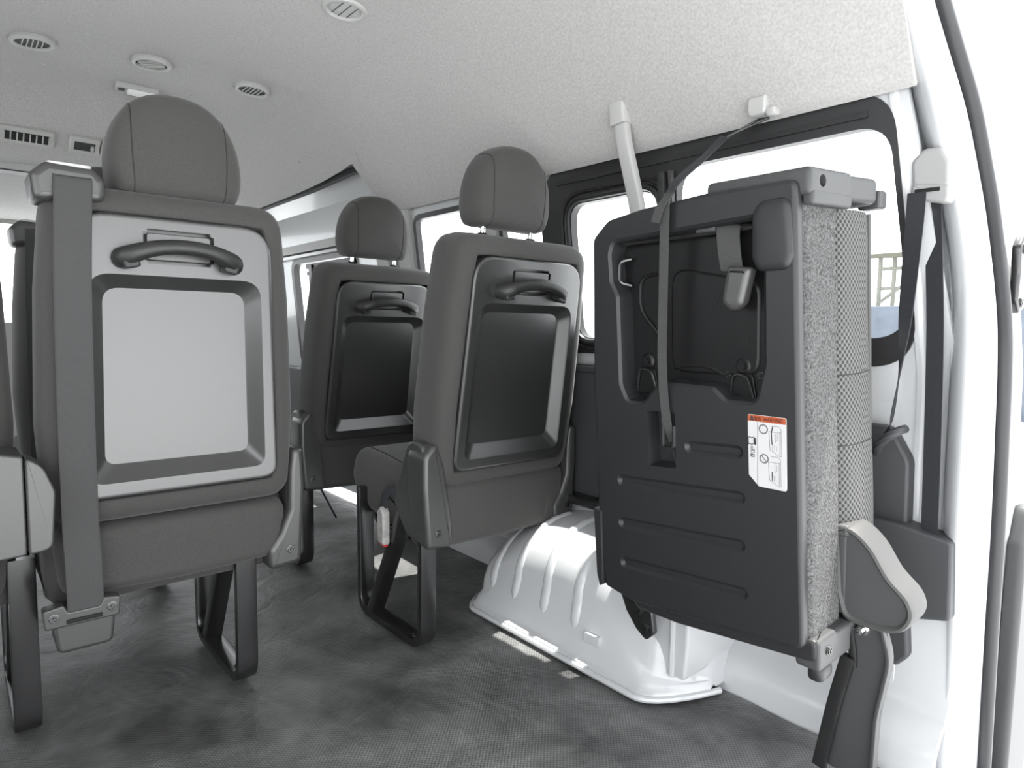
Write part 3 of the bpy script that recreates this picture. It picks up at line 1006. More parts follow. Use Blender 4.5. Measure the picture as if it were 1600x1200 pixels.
def headrest(par, M, zb, fwd=0.045, dx=0.0):
    P = [(0.086, 0.0), (0.095, 0.004), (0.101, 0.012), (0.1055, 0.024), (0.1085, 0.038)]
    for k in range(0, 27):                      # over the dome
        a = math.pi * k / 26
        c_, s_ = math.cos(a), math.sin(a)
        P.append((0.1095 * math.copysign(abs(c_) ** 0.86, c_), 0.052 + 0.133 * abs(s_) ** 0.92))
    P += [(-0.1085, 0.038), (-0.1055, 0.024), (-0.101, 0.012), (-0.095, 0.004), (-0.086, 0.0)]
    st = [(-0.001, 0.0175), (0.004, 0.011), (0.011, 0.0055), (0.020, 0.002), (0.035, 0.0), (0.062, 0.0), (0.080, 0.003), (0.093, 0.011), (0.101, 0.024)]
    T = M @ Matrix.Translation((dx, 0.015 + fwd, zb)) @ Matrix.Rotation(R(-4), 4, 'X')
    hr = pad('headrest', P, st, fabric, par, M=T, ang=70, bulge=0.014)
    bm = bmesh.new(); bm.from_mesh(hr.data)
    bm.transform(T.inverted())
    tree = BVHTree.FromBMesh(bm); bm.free()
    for s in (-1, 1):
        pth = []
        for k in range(34):
            a = R(-100 - 190 * k / 33)          # foot, rear face, crown
            d = Vector((0.0, math.cos(a), math.sin(a)))
            x0 = s * (0.070 + 0.006 * math.sin(math.pi * k / 33))
            c0 = Vector((x0, 0.05, 0.075))
            hit = tree.ray_cast(c0 + d * 0.4, -d)
            if hit[0] is not None: pth.append(tuple(hit[0]))
        if len(pth) > 3: sweep('seam', pth, circ(0.0011, 6), seam_thread, hr, up=(1, 0, 0), M=T)
    for s in (-1, 1):
        lathe('headrest_post', [(0.006, 0), (0.006, 0.10)], chrome, par, M @ Matrix.Translation((dx + s * 0.072, 0.062 + fwd * 0.7, zb - 0.065)), 12)
        lathe('post_sleeve', [(0.012, 0), (0.012, 0.006), (0.009, 0.009), (0.0065, 0.009)], black_plastic, par, M @ Matrix.Translation((dx + s * 0.072, 0.062 + fwd * 0.7, 0.548)), 12)

def backrest(par, M):
    P = round_poly([(-0.200, -0.010, 0.05), (0.200, -0.010, 0.05), (0.209, 0.16, 0.2), (0.202, 0.38, 0.2), (0.188, 0.552, 0.055), (-0.188, 0.552, 0.055), (-0.202, 0.38, 0.2), (-0.209, 0.16, 0.2)], 0.05, 6)
    st = [(0.030, 0.0435), (0.004, 0.0425), (0.002, 0.040), (0.0020, 0.032), (0.0045, 0.022), (0.011, 0.010), (0.024, 0.002), (0.045, 0.0), (0.085, 0.0), (0.110, 0.004), (0.128, 0.014), (0.140, 0.032)]
    b = pad('backrest', P, st, fabric, par, M=M, ang=70)
    # piping where the rear cover meets the side bolsters
    Q = inset(P, 0.020)
    top = [(a, 0.004, c) for a, c in Q]
    return b

def bracket(par, M, s, wide=1.0):
    """recliner cover at the hinge: s=-1 left, +1 right; x relative to seat centre"""
    xo = 0.226
    if s < 0: P = [(xo + 0.010, 0.075, 0.03), (xo + 0.010, 0.0, 0.02), (xo + 0.000, -0.130, 0.012), (xo - 0.070, -0.135, 0.012), (xo - 0.060, -0.04, 0.02), (xo - 0.045, 0.055, 0.03), (xo - 0.022, 0.108, 0.02)]
    else: P = [(xo, 0.475 - 0.37), (xo + 0.004, 0.40 - 0.37), (xo - 0.006, -0.13), (xo - 0.070, -0.135), (xo - 0.072, -0.095), (xo - 0.050, -0.066), (xo - 0.030, -0.02), (xo - 0.028, 0.06), (xo - 0.022, 0.105)]
    P = [(s * q[0], q[1], q[2] if len(q) > 2 else 0.012) for q in P]
    if s < 0: P = P[::-1]
    Q = round_poly(P, 0.014, 5)
    T = M @ Matrix.Translation((0, 0, 0.37))
    o = pad('recliner_cover', Q, prof(-0.024, 0.050, 0.010, 4), cover_plastic, par, M=T)
    # outer side cheek running forward
    C = round_poly([(-0.018, -0.125, 0.02), (0.06, -0.115, 0.03), (0.125, -0.045, 0.04), (0.085, 0.03, 0.05), (0.055, 0.105, 0.04), (-0.008, 0.100, 0.03)], 0.03, 5)
    pad('hinge_cheek', C, prof(s * (xo - 0.030), s * (xo + 0.003), 0.006, 3), cover_plastic, par, axis='x', M=T)
    bolt((s * (xo - 0.028), -0.024, -0.098), (0, -1, 0), o, 0.007, steel, T)
    return o

def leg(par, dx, yl=0.29, zt=0.32):
    """bent flat-bar leg frame with a diagonal brace"""
    p = fillet_path([(dx, 0.010, zt), (dx, 0.010, 0.009), (dx, yl, 0.009), (dx, yl + 0.004, zt)], 0.045, 7)
    sec_ = rect(0.040, 0.018, 0.003, 2)
    o = sweep('leg', p, sec_, black_metal, par, up=(1, 0, 0)) if False else None
    bm = bmesh.new(); rings = []
    V = [Vector(q) for q in p]
    for i, q in enumerate(V):
        t = (V[min(i + 1, len(V) - 1)] - V[max(i - 1, 0)]).normalized()
        n = t.cross(Vector((1, 0, 0))).normalized()
        rings.append([tuple(q + Vector((a, 0, 0)) + n * b) for a, b in sec_])
    loft(bm, rings)
    lg = finish(bm, 'leg', black_metal, par, None, 40)
    bm = bmesh.new(); rings = []
    A = Vector((dx, yl - 0.045, 0.012)); B = Vector((dx, 0.085, zt))
    t = (B - A).normalized(); n = t.cross(Vector((1, 0, 0))).normalized()
    for q in (A, B): rings.append([tuple(q + Vector((a, 0, 0)) + n * b) for a, b in rect(0.036, 0.026, 0.003, 2)])
    loft(bm, rings)
    finish(bm, 'brace', black_metal, lg)
    bolt((dx, 0.062, 0.018), (0, 0, 1), lg, 0.007)
    return lg

def cushion(par, w2=0.205):
    P = round_poly([(0.015, 0.235, 0.02), (0.20, 0.235, 0.05), (0.345, 0.262, 0.05), (0.392, 0.335, 0.05), (0.360, 0.412, 0.045), (0.26, 0.405, 0.08), (0.10, 0.385, 0.05), (0.015, 0.39, 0.03)], 0.04, 6)
    c = pad('seat_cushion', P, prof(-w2, w2, 0.035, 5), fabric, par, axis='x', ang=70)
    for s in (-1, 1):
        pts = [(s * (w2 - 0.035), y, z) for y, z in inset(P, -0.0005)][int(len(P) * 0.30):int(len(P) * 0.80)]
        sweep('seam', pts, circ(0.0016, 6), seam_thread, c, up=(1, 0, 0))
    return c

def skirt(par, w0=-0.185, w1=0.185, zb=0.232):
    P = round_poly([(w0, zb + 0.0, 0.03), ((w0 + w1) / 2, zb - 0.006, 0.3), (w1, zb + 0.0, 0.03), (w1 + 0.012, 0.378, 0.03), (w0 - 0.012, 0.378, 0.03)], 0.03, 5)
    return pad('cushion_skirt', P, [(-0.018, 0.018), (-0.014, 0.010), (-0.006, 0.003), (0.008, 0.0), (0.03, 0.0), (0.045, 0.01)], fabric, par, ang=70)

def shoulder_belt(par, M):
    """belt guide on the left shoulder, webbing down the back, anchor and retractor cover below"""
    bez = round_poly([(-0.203, 0.515), (-0.108, 0.522), (-0.106, 0.556), (-0.122, 0.574), (-0.186, 0.576), (-0.207, 0.556)], 0.014, 5)
    g_ = pad('belt_guide', bez, prof(-0.008, 0.085, 0.012), cover_plastic, par, M=M)
    pad('guide_insert', round_poly([(-0.184, -0.002), (-0.124, -0.002), (-0.124, 0.05), (-0.184, 0.05)], 0.008, 3), [(0.568, 0), (0.577, 0.0), (0.578, 0.002)], pale_trim, g_, axis='z', M=M)
    pth = [(-0.152, 0.010, 0.560), (-0.152, -0.008, 0.557), (-0.152, -0.015, 0.545), (-0.154, -0.017, 0.50), (-0.158, -0.017, 0.38), (-0.160, -0.016, 0.16), (-0.160, -0.018, 0.0), (-0.159, -0.026, -0.055), (-0.158, -0.026, -0.150)]
    bm = bmesh.new()
    loft(bm, [[(x - 0.0245, y, z), (x + 0.0245, y, z), (x + 0.0245, y + 0.0018, z), (x - 0.0245, y + 0.0018, z)] for x, y, z in catmull(pth, 4)])
    finish(bm, 'belt_webbing', webbing, par, M, 60)
    for s in (-1, 1):
        sweep('belt_edge', [(x + s * 0.0245, y + 0.0006, z) for x, y, z in catmull(pth, 3)], circ(0.0012, 6), webbing, par, up=(1, 0, 0), M=M)

def lower_anchor(par):
    # retractor cover hanging behind the skirt with a bolted plate over the webbing
    T = Matrix.Translation((-0.012, 0, 0.036))
    o = pad('retractor_cover', round_poly([(-0.186, 0.150), (-0.108, 0.150), (-0.102, 0.215), (-0.192, 0.215)], 0.012, 4), prof(-0.050, 0.02, 0.006), cover_plastic, par, M=T)
    a = pad('anchor_plate', round_poly([(-0.203, 0.198), (-0.099, 0.198), (-0.097, 0.230), (-0.122, 0.234), (-0.127, 0.221), (-0.171, 0.221), (-0.176, 0.234), (-0.205, 0.230)], 0.005, 3), prof(-0.060, -0.034, 0.003), cover_plastic, par, M=T)
    for x in (-0.190, -0.110): bolt((x, -0.060, 0.216), (0, -1, 0), a, 0.006, None, T)
    rbox('belt_slot', (-0.149, -0.060, 0.206), (0.05, 0.004, 0.007), 0.001, matt_black, a, M=T)

def seat(x, y, recline, label, legs, belt=False, head=0.588, brs=(-1, 1), rz=0.0, pz=0.370, backoff=-0.022, zb=0.232, fwd=0.045, hdx=0.0):
    s = empty('passenger_seat', (x, y, 0), (0, 0, rz))
    tag(s, label, 'seat', 'grey passenger seats of the van')
    M = Matrix.Translation((0, backoff, pz)) @ Matrix.Rotation(R(recline), 4, 'X')
    backrest(s, M)
    pnl = back_panel(s, M)
    cu = bmesh.new(); add_box(cu, (0, 0.002, 0.459), (0.112, 0.030, 0.058))
    bmesh.ops.bevel(cu, geom=[e for e in cu.edges if abs((e.verts[0].co - e.verts[1].co).y) > 0.01], offset=0.006, segments=3, affect='EDGES')
    c = finish(cu, 'cutter', None, None, M)
    c.parent = s
    cut(pnl, [c])
    pad('pocket_plate', round_poly([(-0.0505, 0.4365), (0.0505, 0.4365), (0.0505, 0.4815), (-0.0505, 0.4815)], 0.005, 3), prof(0.018, -0.0075, 0.0015, 2), panel_plastic, s, M=M)
    handle_parts(s, M, 0.452)
    headrest(s, M, head, fwd, hdx)
    cushion(s); 
    for k in brs: bracket(s, Matrix(), k)
    skirt(s, zb=zb)
    for dx in legs: leg(s, dx)
    if belt:
        shoulder_belt(s, M); lower_anchor(s)
    return s

A = seat(0.312, 1.298, 1.0, 'pale-lit grey seat with shoulder belt, nearest seat at centre left', [0.118, ], belt=True, head=0.546, brs=(1,), backoff=-0.034, pz=0.392, zb=0.260, fwd=0.0, hdx=0.012)
B = seat(0.995, 1.192, 8.0, 'dark grey seat directly behind the white wheel arch, beside the folded seat', [-0.207], head=0.572)
Cs = seat(1.000, 1.850, 10.0, 'dark grey seat farthest back on the right, near the sliding door', [-0.207, 0.19], head=0.572, pz=0.350)
D = seat(-0.130, 1.362, 1.0, 'grey seat cut off by the left edge of the picture', [0.209], head=0.546, brs=(), backoff=-0.034, pz=0.392, zb=0.26, fwd=0.0)
Es = seat(0.325, 1.955, 1.0, 'seat hidden in front of the pale-lit seat, only headrest and shoulder showing', [0.10], belt=True, head=0.550, brs=(1,), backoff=-0.034, pz=0.380, zb=0.26, fwd=0.0)
# wide hinge cover on the left edge seat
o = pad('recliner_cover', round_poly([(0.2095, 0.372, 0.006), (0.240, 0.376, 0.015), (0.246, 0.465, 0.03), (0.232, 0.505, 0.04), (0.2095, 0.522, 0.006)], 0.02, 5), prof(-0.164, -0.104, 0.0035), cover_plastic, D)
o = pad('recliner_cover', round_poly([(0.11, 0.366, 0.01), (0.208, 0.372, 0.006), (0.208, 0.522, 0.006), (0.11, 0.545, 0.01)], 0.008, 4), prof(-0.162, -0.06, 0.0035), cover_plastic, D)
# belt stalk and buckle beside the middle seat cushion
st_ = sweep('belt_stalk', catmull([(-0.216, 0.085, 0.33), (-0.228, 0.125, 0.345), (-0.232, 0.15, 0.325), (-0.233, 0.155, 0.30)], 4), rect(0.024, 0.006, 0.002), webbing_dark, B, up=(1, 0, 0))
bk_ = pad('buckle', round_poly([(0.135, 0.212), (0.163, 0.218), (0.165, 0.29), (0.150, 0.305), (0.135, 0.290)], 0.006, 3), prof(-0.246, -0.226, 0.005), buckle_grey, B, axis='x')
pad('buckle_button', round_poly([(0.138, 0.208), (0.160, 0.212), (0.160, 0.222), (0.138, 0.220)], 0.002, 2), prof(-0.242, -0.230, 0.002), red_plastic, bk_, axis='x')
rbox('wall_mount', (0.175, 0.05, 0.272), (0.10, 0.12, 0.03), 0.006, black_metal, B)
rbox('wall_mount_foot', (0.225, -0.06, 0.287), (0.05, 0.16, 0.022), 0.006, black_metal, B)
bolt((0.225, -0.11, 0.298), (-0.3, 0, 1), B, 0.009)

# ------------------------------------------------------------------ folded rear seat
F = empty('folded_seat', (0.905, 0.80, 0.25), (R(3.5), 0, R(-90)))
tag(F, 'folded-up rear seat showing its black ribbed underside and hanging strap', 'seat')
def build_folded():
    # local: x towards the rear of the van, y into the seat (towards the wall), z up
    out = round_poly([(0.016, 0.0, 0.008), (0.076, -0.010, 0.03), (0.150, -0.004, 0.05), (0.388, 0.020, 0.014), (0.364, 0.676, 0.014), (0.226, 0.676, 0.02), (0.106, 0.668, 0.02), (0.034, 0.658, 0.03), (0.0, 0.630, 0.02), (-0.004, 0.374, 0.05), (0.002, 0.137, 0.05)], 0.02, 5)
    pan = pad('seat_pan', out, prof(0.0, 0.018, 0.006, 4, 0.002) + [(0.018, 0.020), (0.055, 0.020)], pan_plastic, F)
    rec = round_poly([(0.048, 0.618, 0.012), (0.042, 0.600, 0.01), (0.045, 0.555, 0.01), (0.059, 0.530, 0.012), (0.063, 0.379, 0.02), (0.076, 0.353, 0.012), (0.106, 0.353, 0.012), (0.135, 0.386, 0.014), (0.154, 0.390, 0.01), (0.242, 0.389, 0.012), (0.264, 0.371, 0.012), (0.308, 0.371, 0.012), (0.320, 0.425, 0.02), (0.316, 0.630, 0.012)], 0.012, 4)
    cs = []
    bm = bmesh.new()
    loft(bm, [[(a, -0.02, b) for a, b in inset(rec, -0.014)], [(a, 0.000, b) for a, b in inset(rec, -0.007)], [(a, 0.004, b) for a, b in inset(rec, -0.002)], [(a, 0.012, b) for a, b in rec], [(a, 0.038, b) for a, b in rec]])
    cs.append(finish(bm, 'cutter', None, F))
    # strap pocket
    pk = round_poly([(0.115, 0.338), (0.171, 0.340), (0.173, 0.249), (0.121, 0.245)], 0.004, 3)
    bm = bmesh.new()
    loft(bm, [[(a, -0.01, b) for a, b in inset(pk, -0.003)], [(a, 0.002, b) for a, b in pk], [(a, 0.026, b) for a, b in inset(pk, 0.004)]])
    cs.append(finish(bm, 'cutter', None, F))
    # pressed grooves
    def groove(x0, z0, x1, z1, r=0.0088):
        bm = bmesh.new()
        path = [(x0, 0, z0), (x1, 0, z1)]
        d = Vector((x1 - x0, z1 - z0)).normalized(); nn = Vector((-d.y, d.x))
        pts = []
        for k in range(9):
            a = math.pi / 2 + math.pi * k / 8
            v = Vector((x0, z0)) + d * r * math.cos(a) + nn * r * math.sin(a); pts.append((v.x, v.y))
        for k in range(9):
            a = -math.pi / 2 + math.pi * k / 8
            v = Vector((x1, z1)) + d * r * math.cos(a) + nn * r * math.sin(a); pts.append((v.x, v.y))
        loft(bm, [[(a, -0.01, b) for a, b in inset(pts, -0.003)], [(a, 0.0005, b) for a, b in inset(pts, -0.0015)], [(a, 0.003, b) for a, b in inset(pts, 0.002)], [(a, 0.0055, b) for a, b in inset(pts, 0.0045)]])
        cs.append(finish(bm, 'cutter', None, F))
    groove(0.200, 0.288, 0.282, 0.2925)
    groove(0.060, 0.2075, 0.286, 0.223)
    groove(0.061, 0.131, 0.287, 0.1485)
    groove(0.064, 0.058, 0.292, 0.0745)
    cut(pan, cs)
    # raised moulding over the upper rear corner of the recess
    bo = round_poly([(0.306, 0.575, 0.012), (0.314, 0.558, 0.012), (0.356, 0.558, 0.016), (0.362, 0.575, 0.012), (0.356, 0.652, 0.014), (0.316, 0.650, 0.014), (0.305, 0.635, 0.012)], 0.012, 4)
    pad('corner_bulge', bo, [(0.034, 0.0), (-0.001, -0.002), (-0.0035, 0.000), (-0.0052, 0.003), (-0.0060, 0.007)], pan_plastic, F, ang=70, bulge=0.001)
    # metal base plate seen in the recess
    bp = pad('base_plate', round_poly([(0.02, 0.34), (0.35, 0.34), (0.345, 0.65), (0.02, 0.65)], 0.02, 4), [(0.060, 0.0), (0.0362, 0.0), (0.0355, 0.002)], plate_metal, F)
    pad('plate_step', round_poly([(0.140, 0.40), (0.30, 0.40), (0.30, 0.545), (0.14, 0.575)], 0.03, 5), [(0.037, 0.0), (0.0325, 0.004), (0.032, 0.006)], plate_metal, bp)
    sweep('plate_bead', fillet_path([(0.135, 0.034, 0.566), (0.078, 0.034, 0.560), (0.078, 0.034, 0.503), (0.128, 0.034, 0.452)], 0.02, 5), circ(0.0035, 8), plate_metal, bp, up=(0, 1, 0))
    sweep('plate_bead', fillet_path([(0.148, 0.034, 0.408), (0.175, 0.034, 0.414), (0.215, 0.034, 0.413), (0.240, 0.034, 0.402)], 0.02, 5), circ(0.003, 8), plate_metal, bp, up=(0, 1, 0))
    sweep('plate_bead', [(0.20, 0.033, 0.47), (0.235, 0.033, 0.53)], circ(0.002, 6), plate_metal, bp, up=(0, 1, 0))
    for x, z in ((0.093, 0.417), (0.272, 0.418)):
        lathe('pivot', [(0.014, 0), (0.014, 0.003), (0.010, 0.006), (0.006, 0.006), (0.006, 0.009), (0.0004, 0.009)], plate_metal, bp, axis_M((x, 0.036, z), (0, -1, 0)), 16)
        sweep('wire_loop', fillet_path([(x - 0.02, 0.030, z - 0.052), (x - 0.014, 0.028, z - 0.012), (x + 0.010, 0.028, z - 0.014), (x + 0.022, 0.030, z - 0.054)], 0.01, 4), circ(0.0018, 6), steel, bp, up=(0, 1, 0))
        pad('latch_ear', round_poly([(x - 0.02, z - 0.055), (x + 0.024, z - 0.055), (x + 0.016, z - 0.012), (x - 0.012, z - 0.012)], 0.006, 3), prof(0.038, 0.031, 0.001, 2), plate_metal, bp)
    for dx in (-0.026, 0.028):
        bolt((0.272 + dx, 0.035, 0.405), (0, -1, 0), bp, 0.005, black_metal)
    lathe('plate_hole', [(0.005, 0), (0.005, 0.001), (0.0004, 0.001)], matt_black, bp, axis_M((0.277, 0.0325, 0.455), (0, -1, 0)), 12)
    sweep('catch_loop', fillet_path([(0.062, 0.03, 0.592), (0.047, 0.018, 0.588), (0.047, 0.016, 0.552), (0.062, 0.03, 0.546)], 0.012, 5), circ(0.0038, 8), black_metal, F, up=(0, 1, 0))
    # cross rod under the top edge
    sweep('hinge_rod', [(0.05, 0.022, 0.618), (0.30, 0.022, 0.622)], circ(0.006, 8), black_metal, F, up=(0, 1, 0))
    rbox('rod_clip', (0.218, 0.018, 0.628), (0.035, 0.012, 0.016), 0.003, cap_plastic, F)
    # dark flap at the lower front corner
    pad('side_flap', round_poly([(-0.006, 0.145, 0.002), (0.012, 0.142, 0.002), (0.014, 0.004, 0.006), (0.006, -0.004, 0.004), (-0.001, 0.02, 0.006)], 0.004, 3), prof(-0.0035, 0.03, 0.002, 2), black_plastic, F)
    # frame tray below the pan
    pad('seat_frame', round_poly([(0.07, -0.032, 0.02), (0.16, -0.030, 0.02), (0.40, -0.004, 0.012), (0.40, 0.03, 0.01), (0.05, 0.02, 0.01)], 0.01, 4), prof(0.018, 0.20, 0.008), black_plastic, F)
    # mounting bracket down to the arch
    mb = pad('mount_bracket', round_poly([(-0.032, -0.036), (0.013, -0.030), (0.051, -0.072), (0.056, -0.115), (0.038, -0.134), (0.014, -0.118), (-0.010, -0.088)], 0.010, 4), prof(0.090, 0.104, 0.002, 2), black_metal, F)
    for p in ((0.022, -0.080), (0.036, -0.108)): bolt((p[0], 0.090, p[1]), (0, -1, 0), mb, 0.008, steel)
    # carpeted rear side strip
    cp = round_poly([(0.06, 0.057), (0.30, 0.057), (0.345, 0.0185), (0.370, 0.0195), (0.380, 0.030), (0.380, 0.112), (0.370, 0.128), (0.06, 0.13)], 0.010, 4)
    bm = bmesh.new(); rings = []
    for k in range(0, 31):
        z = 0.022 + (0.648 - 0.022) * k / 30
        dx = 0.010 * (1 - z / 0.65) - 0.012 * (z / 0.65) + 0.003 * noise.noise(Vector((0, 0, z * 9)))
        rings.append([(a + (dx if a > 0.2 else 0), b + 0.002 * noise.noise(Vector((b * 20, 1, z * 12))), z) for a, b in cp])
    loft(bm, rings)
    finish(bm, 'carpet_side', carpet, F, None, 50)
    # mesh covered cushion, rounded rear edge, UV by arc length
    bm = bmesh.new(); uvl = bm.loops.layers.uv.new('UVMap')
    seg = [p[:2] for p in catmull([(0.340, 0.118, 0), (0.366, 0.122, 0), (0.380, 0.140, 0), (0.386, 0.175, 0), (0.383, 0.215, 0), (0.372, 0.243, 0), (0.355, 0.256, 0), (0.32, 0.262, 0), (0.10, 0.266, 0), (0.03, 0.25, 0), (0.015, 0.20, 0)], 4)]
    arc = [0.0]
    for i in range(1, len(seg)): arc.append(arc[-1] + math.dist(seg[i], seg[i - 1]))
    zs = [0.035 + (0.644 - 0.035) * k / 40 for k in range(41)]
    V = []
    for z in zs:
        q = 1.0 - 0.06 * max(0, (z - 0.58) / 0.07) ** 2
        bul = 0.004 * math.sin(z * 9)
        V.append([bm.verts.new((0.30 + (a - 0.30) * q + (bul + 0.012 * (1 - z / 0.65) - 0.010 * z / 0.65 if a > 0.2 else 0), b, z)) for a, b in seg])
    for j in range(len(zs) - 1):
        for i in range(len(seg) - 1):
            fc = bm.faces.new((V[j][i], V[j][i + 1], V[j + 1][i + 1], V[j + 1][i]))
            for lp, (ii, jj) in zip(fc.loops, ((i, j), (i + 1, j), (i + 1, j + 1), (i, j + 1))):
                lp[uvl].uv = (arc[ii], zs[jj])
    bm.faces.new([v for v in V[-1]]); bm.faces.new([v for v in V[0]])
    PTS = [[v.co.copy() for v in row] for row in V]
    cush = finish(bm, 'cushion', mesh_fabric, F, None, 50)
    # seam piping down the edge of the mesh and two stitched lines
    sweep('piping', [(0.366 + 0.012 * (1 - z / 0.65) - 0.010 * z / 0.65, 0.254, z) for z in zs[::2]], circ(0.005, 8), rim_plastic, cush, up=(1, 0, 0))
    for zz in (0.40, 0.30):
        j_ = min(range(len(zs)), key=lambda q: abs(zs[q] - zz))
        sweep('stitch', [tuple(p) for p in PTS[j_][2:22]], circ(0.0009, 5), seam_thread, cush, up=(0, 0, 1))
    # backrest half against the wall side, front end lengthened unseen to block sun
    pad('folded_backrest', round_poly([(-0.055, 0.06), (0.30, 0.06), (0.29, 0.66), (-0.055, 0.66)], 0.04, 5), prof(0.262, 0.300, 0.018), fabric, F, ang=70)
    # upper corner cap with hole and long top rail
    cap = pad('top_cap', round_poly([(0.222, 0.012, 0.01), (0.378, 0.012, 0.008), (0.384, 0.125, 0.006), (0.374, 0.135, 0.004), (0.384, 0.215, 0.03), (0.362, 0.252, 0.03), (0.16, 0.255, 0.02), (0.205, 0.05, 0.01)], 0.01, 4)[::-1], prof(0.655, 0.692, 0.008), cap_plastic, F, axis='z')
    cc = lathe('cutter', [(0.0085, -0.02), (0.0085, 0.02)], None, F, axis_M((0.380, 0.045, 0.674), (1, 0, 0)), 16)
    cut(cap, [cc])
    lathe('cap_hole', [(0.0082, 0), (0.0082, 0.001), (0.0004, 0.001)], matt_black, cap, axis_M((0.3605, 0.045, 0.674), (1, 0, 0)), 14)
    pad('cap_lip', round_poly([(0.362, 0.02), (0.379, 0.02), (0.384, 0.130), (0.366, 0.130)], 0.005, 3), prof(0.642, 0.662, 0.005), cap_plastic, cap, axis='z')
    pad('end_stop', round_poly([(0.345, 0.240), (0.380, 0.236), (0.380, 0.266), (0.345, 0.27)], 0.006, 3), prof(0.650, 0.678, 0.005), cap_plastic, cap, axis='z')
    # lower corner cap
    lc = pad('bottom_cap', round_poly([(0.365, 0.022, 0.006), (0.402, 0.020, 0.006), (0.406, 0.120, 0.01), (0.365, 0.12, 0.006)], 0.008, 4), prof(-0.018, 0.030, 0.007), cap_plastic, F, axis='z')
    bolt((0.4030, 0.046, 0.010), (1, 0, 0), lc, 0.006)
    pad('rubber_foot', round_poly([(0.378, 0.03), (0.402, 0.03), (0.402, 0.07), (0.378, 0.07)], 0.01, 4), prof(-0.040, -0.016, 0.008), rubber, lc, axis='z')
    # recliner cover on the rear side
    zo = -0.25
    yo = 0.80
    def yz(y, z): return (yo - y, z + zo)
    outl = [(0.425, 0.417), (0.400, 0.421), (0.372, 0.400), (0.347, 0.362), (0.321, 0.336), (0.315, 0.311), (0.330, 0.287), (0.361, 0.279), (0.404, 0.284), (0.418, 0.32)]
    sm = [p[:2] for p in catmull([(*yz(y, z), 0) for y, z in outl], 5)]
    Q = sm
    rc = pad('recliner_cover', Q, prof(0.120, 0.168, 0.004), cap_plastic, F)
    rim = sm
    ri = inset(rim, 0.007)
    bm = bmesh.new()
    loft(bm, [[(a, 0.1195, b) for a, b in ri], [(a, 0.1150, b) for a, b in inset(rim, 0.003)], [(a, 0.1165, b) for a, b in inset(rim, -0.001)], [(a, 0.124, b) for a, b in inset(rim, -0.003)], [(a, 0.170, b) for a, b in inset(rim, -0.003)], [(a, 0.176, b) for a, b in inset(rim, 0.004)]], True, False, True)
    finish(bm, 'cover_rim', rim_plastic, rc)
    kb = pad('adjuster_block', round_poly([(0.374, 0.158), (0.398, 0.158), (0.398, 0.176), (0.374, 0.176)], 0.005, 3), prof(0.115, 0.160, 0.006), rim_plastic, F)
    rbox('block_post', (0.386, 0.128, 0.10), (0.018, 0.018, 0.13), 0.004, cap_plastic, F)
    # steel stay from the cover down to the floor
    lg = pad('stay', round_poly([(*yz(0.420, 0.34), 0.01), (*yz(0.405, 0.25), 0.02), (*yz(0.430, 0.12), 0.03), (*yz(0.445, 0.0), 0.01), (*yz(0.370, 0.0), 0.01), (*yz(0.366, 0.10), 0.02), (*yz(0.352, 0.215), 0.02), (*yz(0.362, 0.30), 0.01)], 0.02, 5), prof(0.155, 0.163, 0.002, 2), cap_plastic, F)
    sweep('stay_edge', fillet_path([(*[yz(0.424, 0.35)[0]], 0.150, yz(0, 0.35)[1]), (yz(0.414, 0)[0], 0.148, yz(0, 0.27)[1]), (yz(0.404, 0)[0], 0.150, yz(0, 0.215)[1]), (yz(0.404, 0)[0], 0.152, yz(0, 0.19)[1])], 0.02, 4), rect(0.012, 0.006, 0.002), steel, lg, up=(0, 1, 0))
    sweep('stay_flange', fillet_path([(yz(0.41, 0)[0], 0.150, yz(0, 0.205)[1]), (yz(0.428, 0)[0], 0.146, yz(0, 0.12)[1]), (yz(0.448, 0)[0], 0.142, yz(0, 0.002)[1])], 0.02, 4), rect(0.022, 0.012, 0.003), black_metal, lg, up=(0, 1, 0))
    sweep('stay_fold', fillet_path([(yz(0.372, 0)[0], 0.153, yz(0, 0.30)[1]), (yz(0.352, 0)[0], 0.158, yz(0, 0.22)[1]), (yz(0.368, 0)[0], 0.156, yz(0, 0.12)[1]), (yz(0.372, 0)[0], 0.156, yz(0, 0.002)[1])], 0.02, 4), rect(0.006, 0.02, 0.002), cap_plastic, lg, up=(0, 1, 0))
    Tb = axis_M((yz(0.392, 0)[0], 0.155, yz(0, 0.255)[1]), (0, -1, 0))
    lathe('pivot_bolt', [(0.011, 0), (0.011, 0.002), (0.008, 0.002), (0.008, 0.009), (0.0045, 0.009), (0.0045, 0.017), (0.0004, 0.018)], chrome, lg, Tb, 6)
    # warning sticker
    lab = round_poly([(0.299, 0.352, 0.003), (0.302, 0.262, 0.002), (0.318, 0.247, 0.002), (0.3605, 0.247, 0.004), (0.3575, 0.352, 0.003)], 0.003, 3)
    lb = pad('warning_label', lab, [(0.002, 0.0), (-0.0005, 0.0), (-0.0008, 0.0003)], label_white, F)
    lb['label'] = 'white warning sticker with an orange heading'
    hd = round_poly([(0.2992, 0.3515, 0.003), (0.2996, 0.3425, 0.0002), (0.3574, 0.3425, 0.0002), (0.3571, 0.3515, 0.003)], 0.002, 3)
    pad('label_heading', hd, [(0.0, 0.0), (-0.0010, 0.0), (-0.0011, 0.0002)], label_orange, lb)
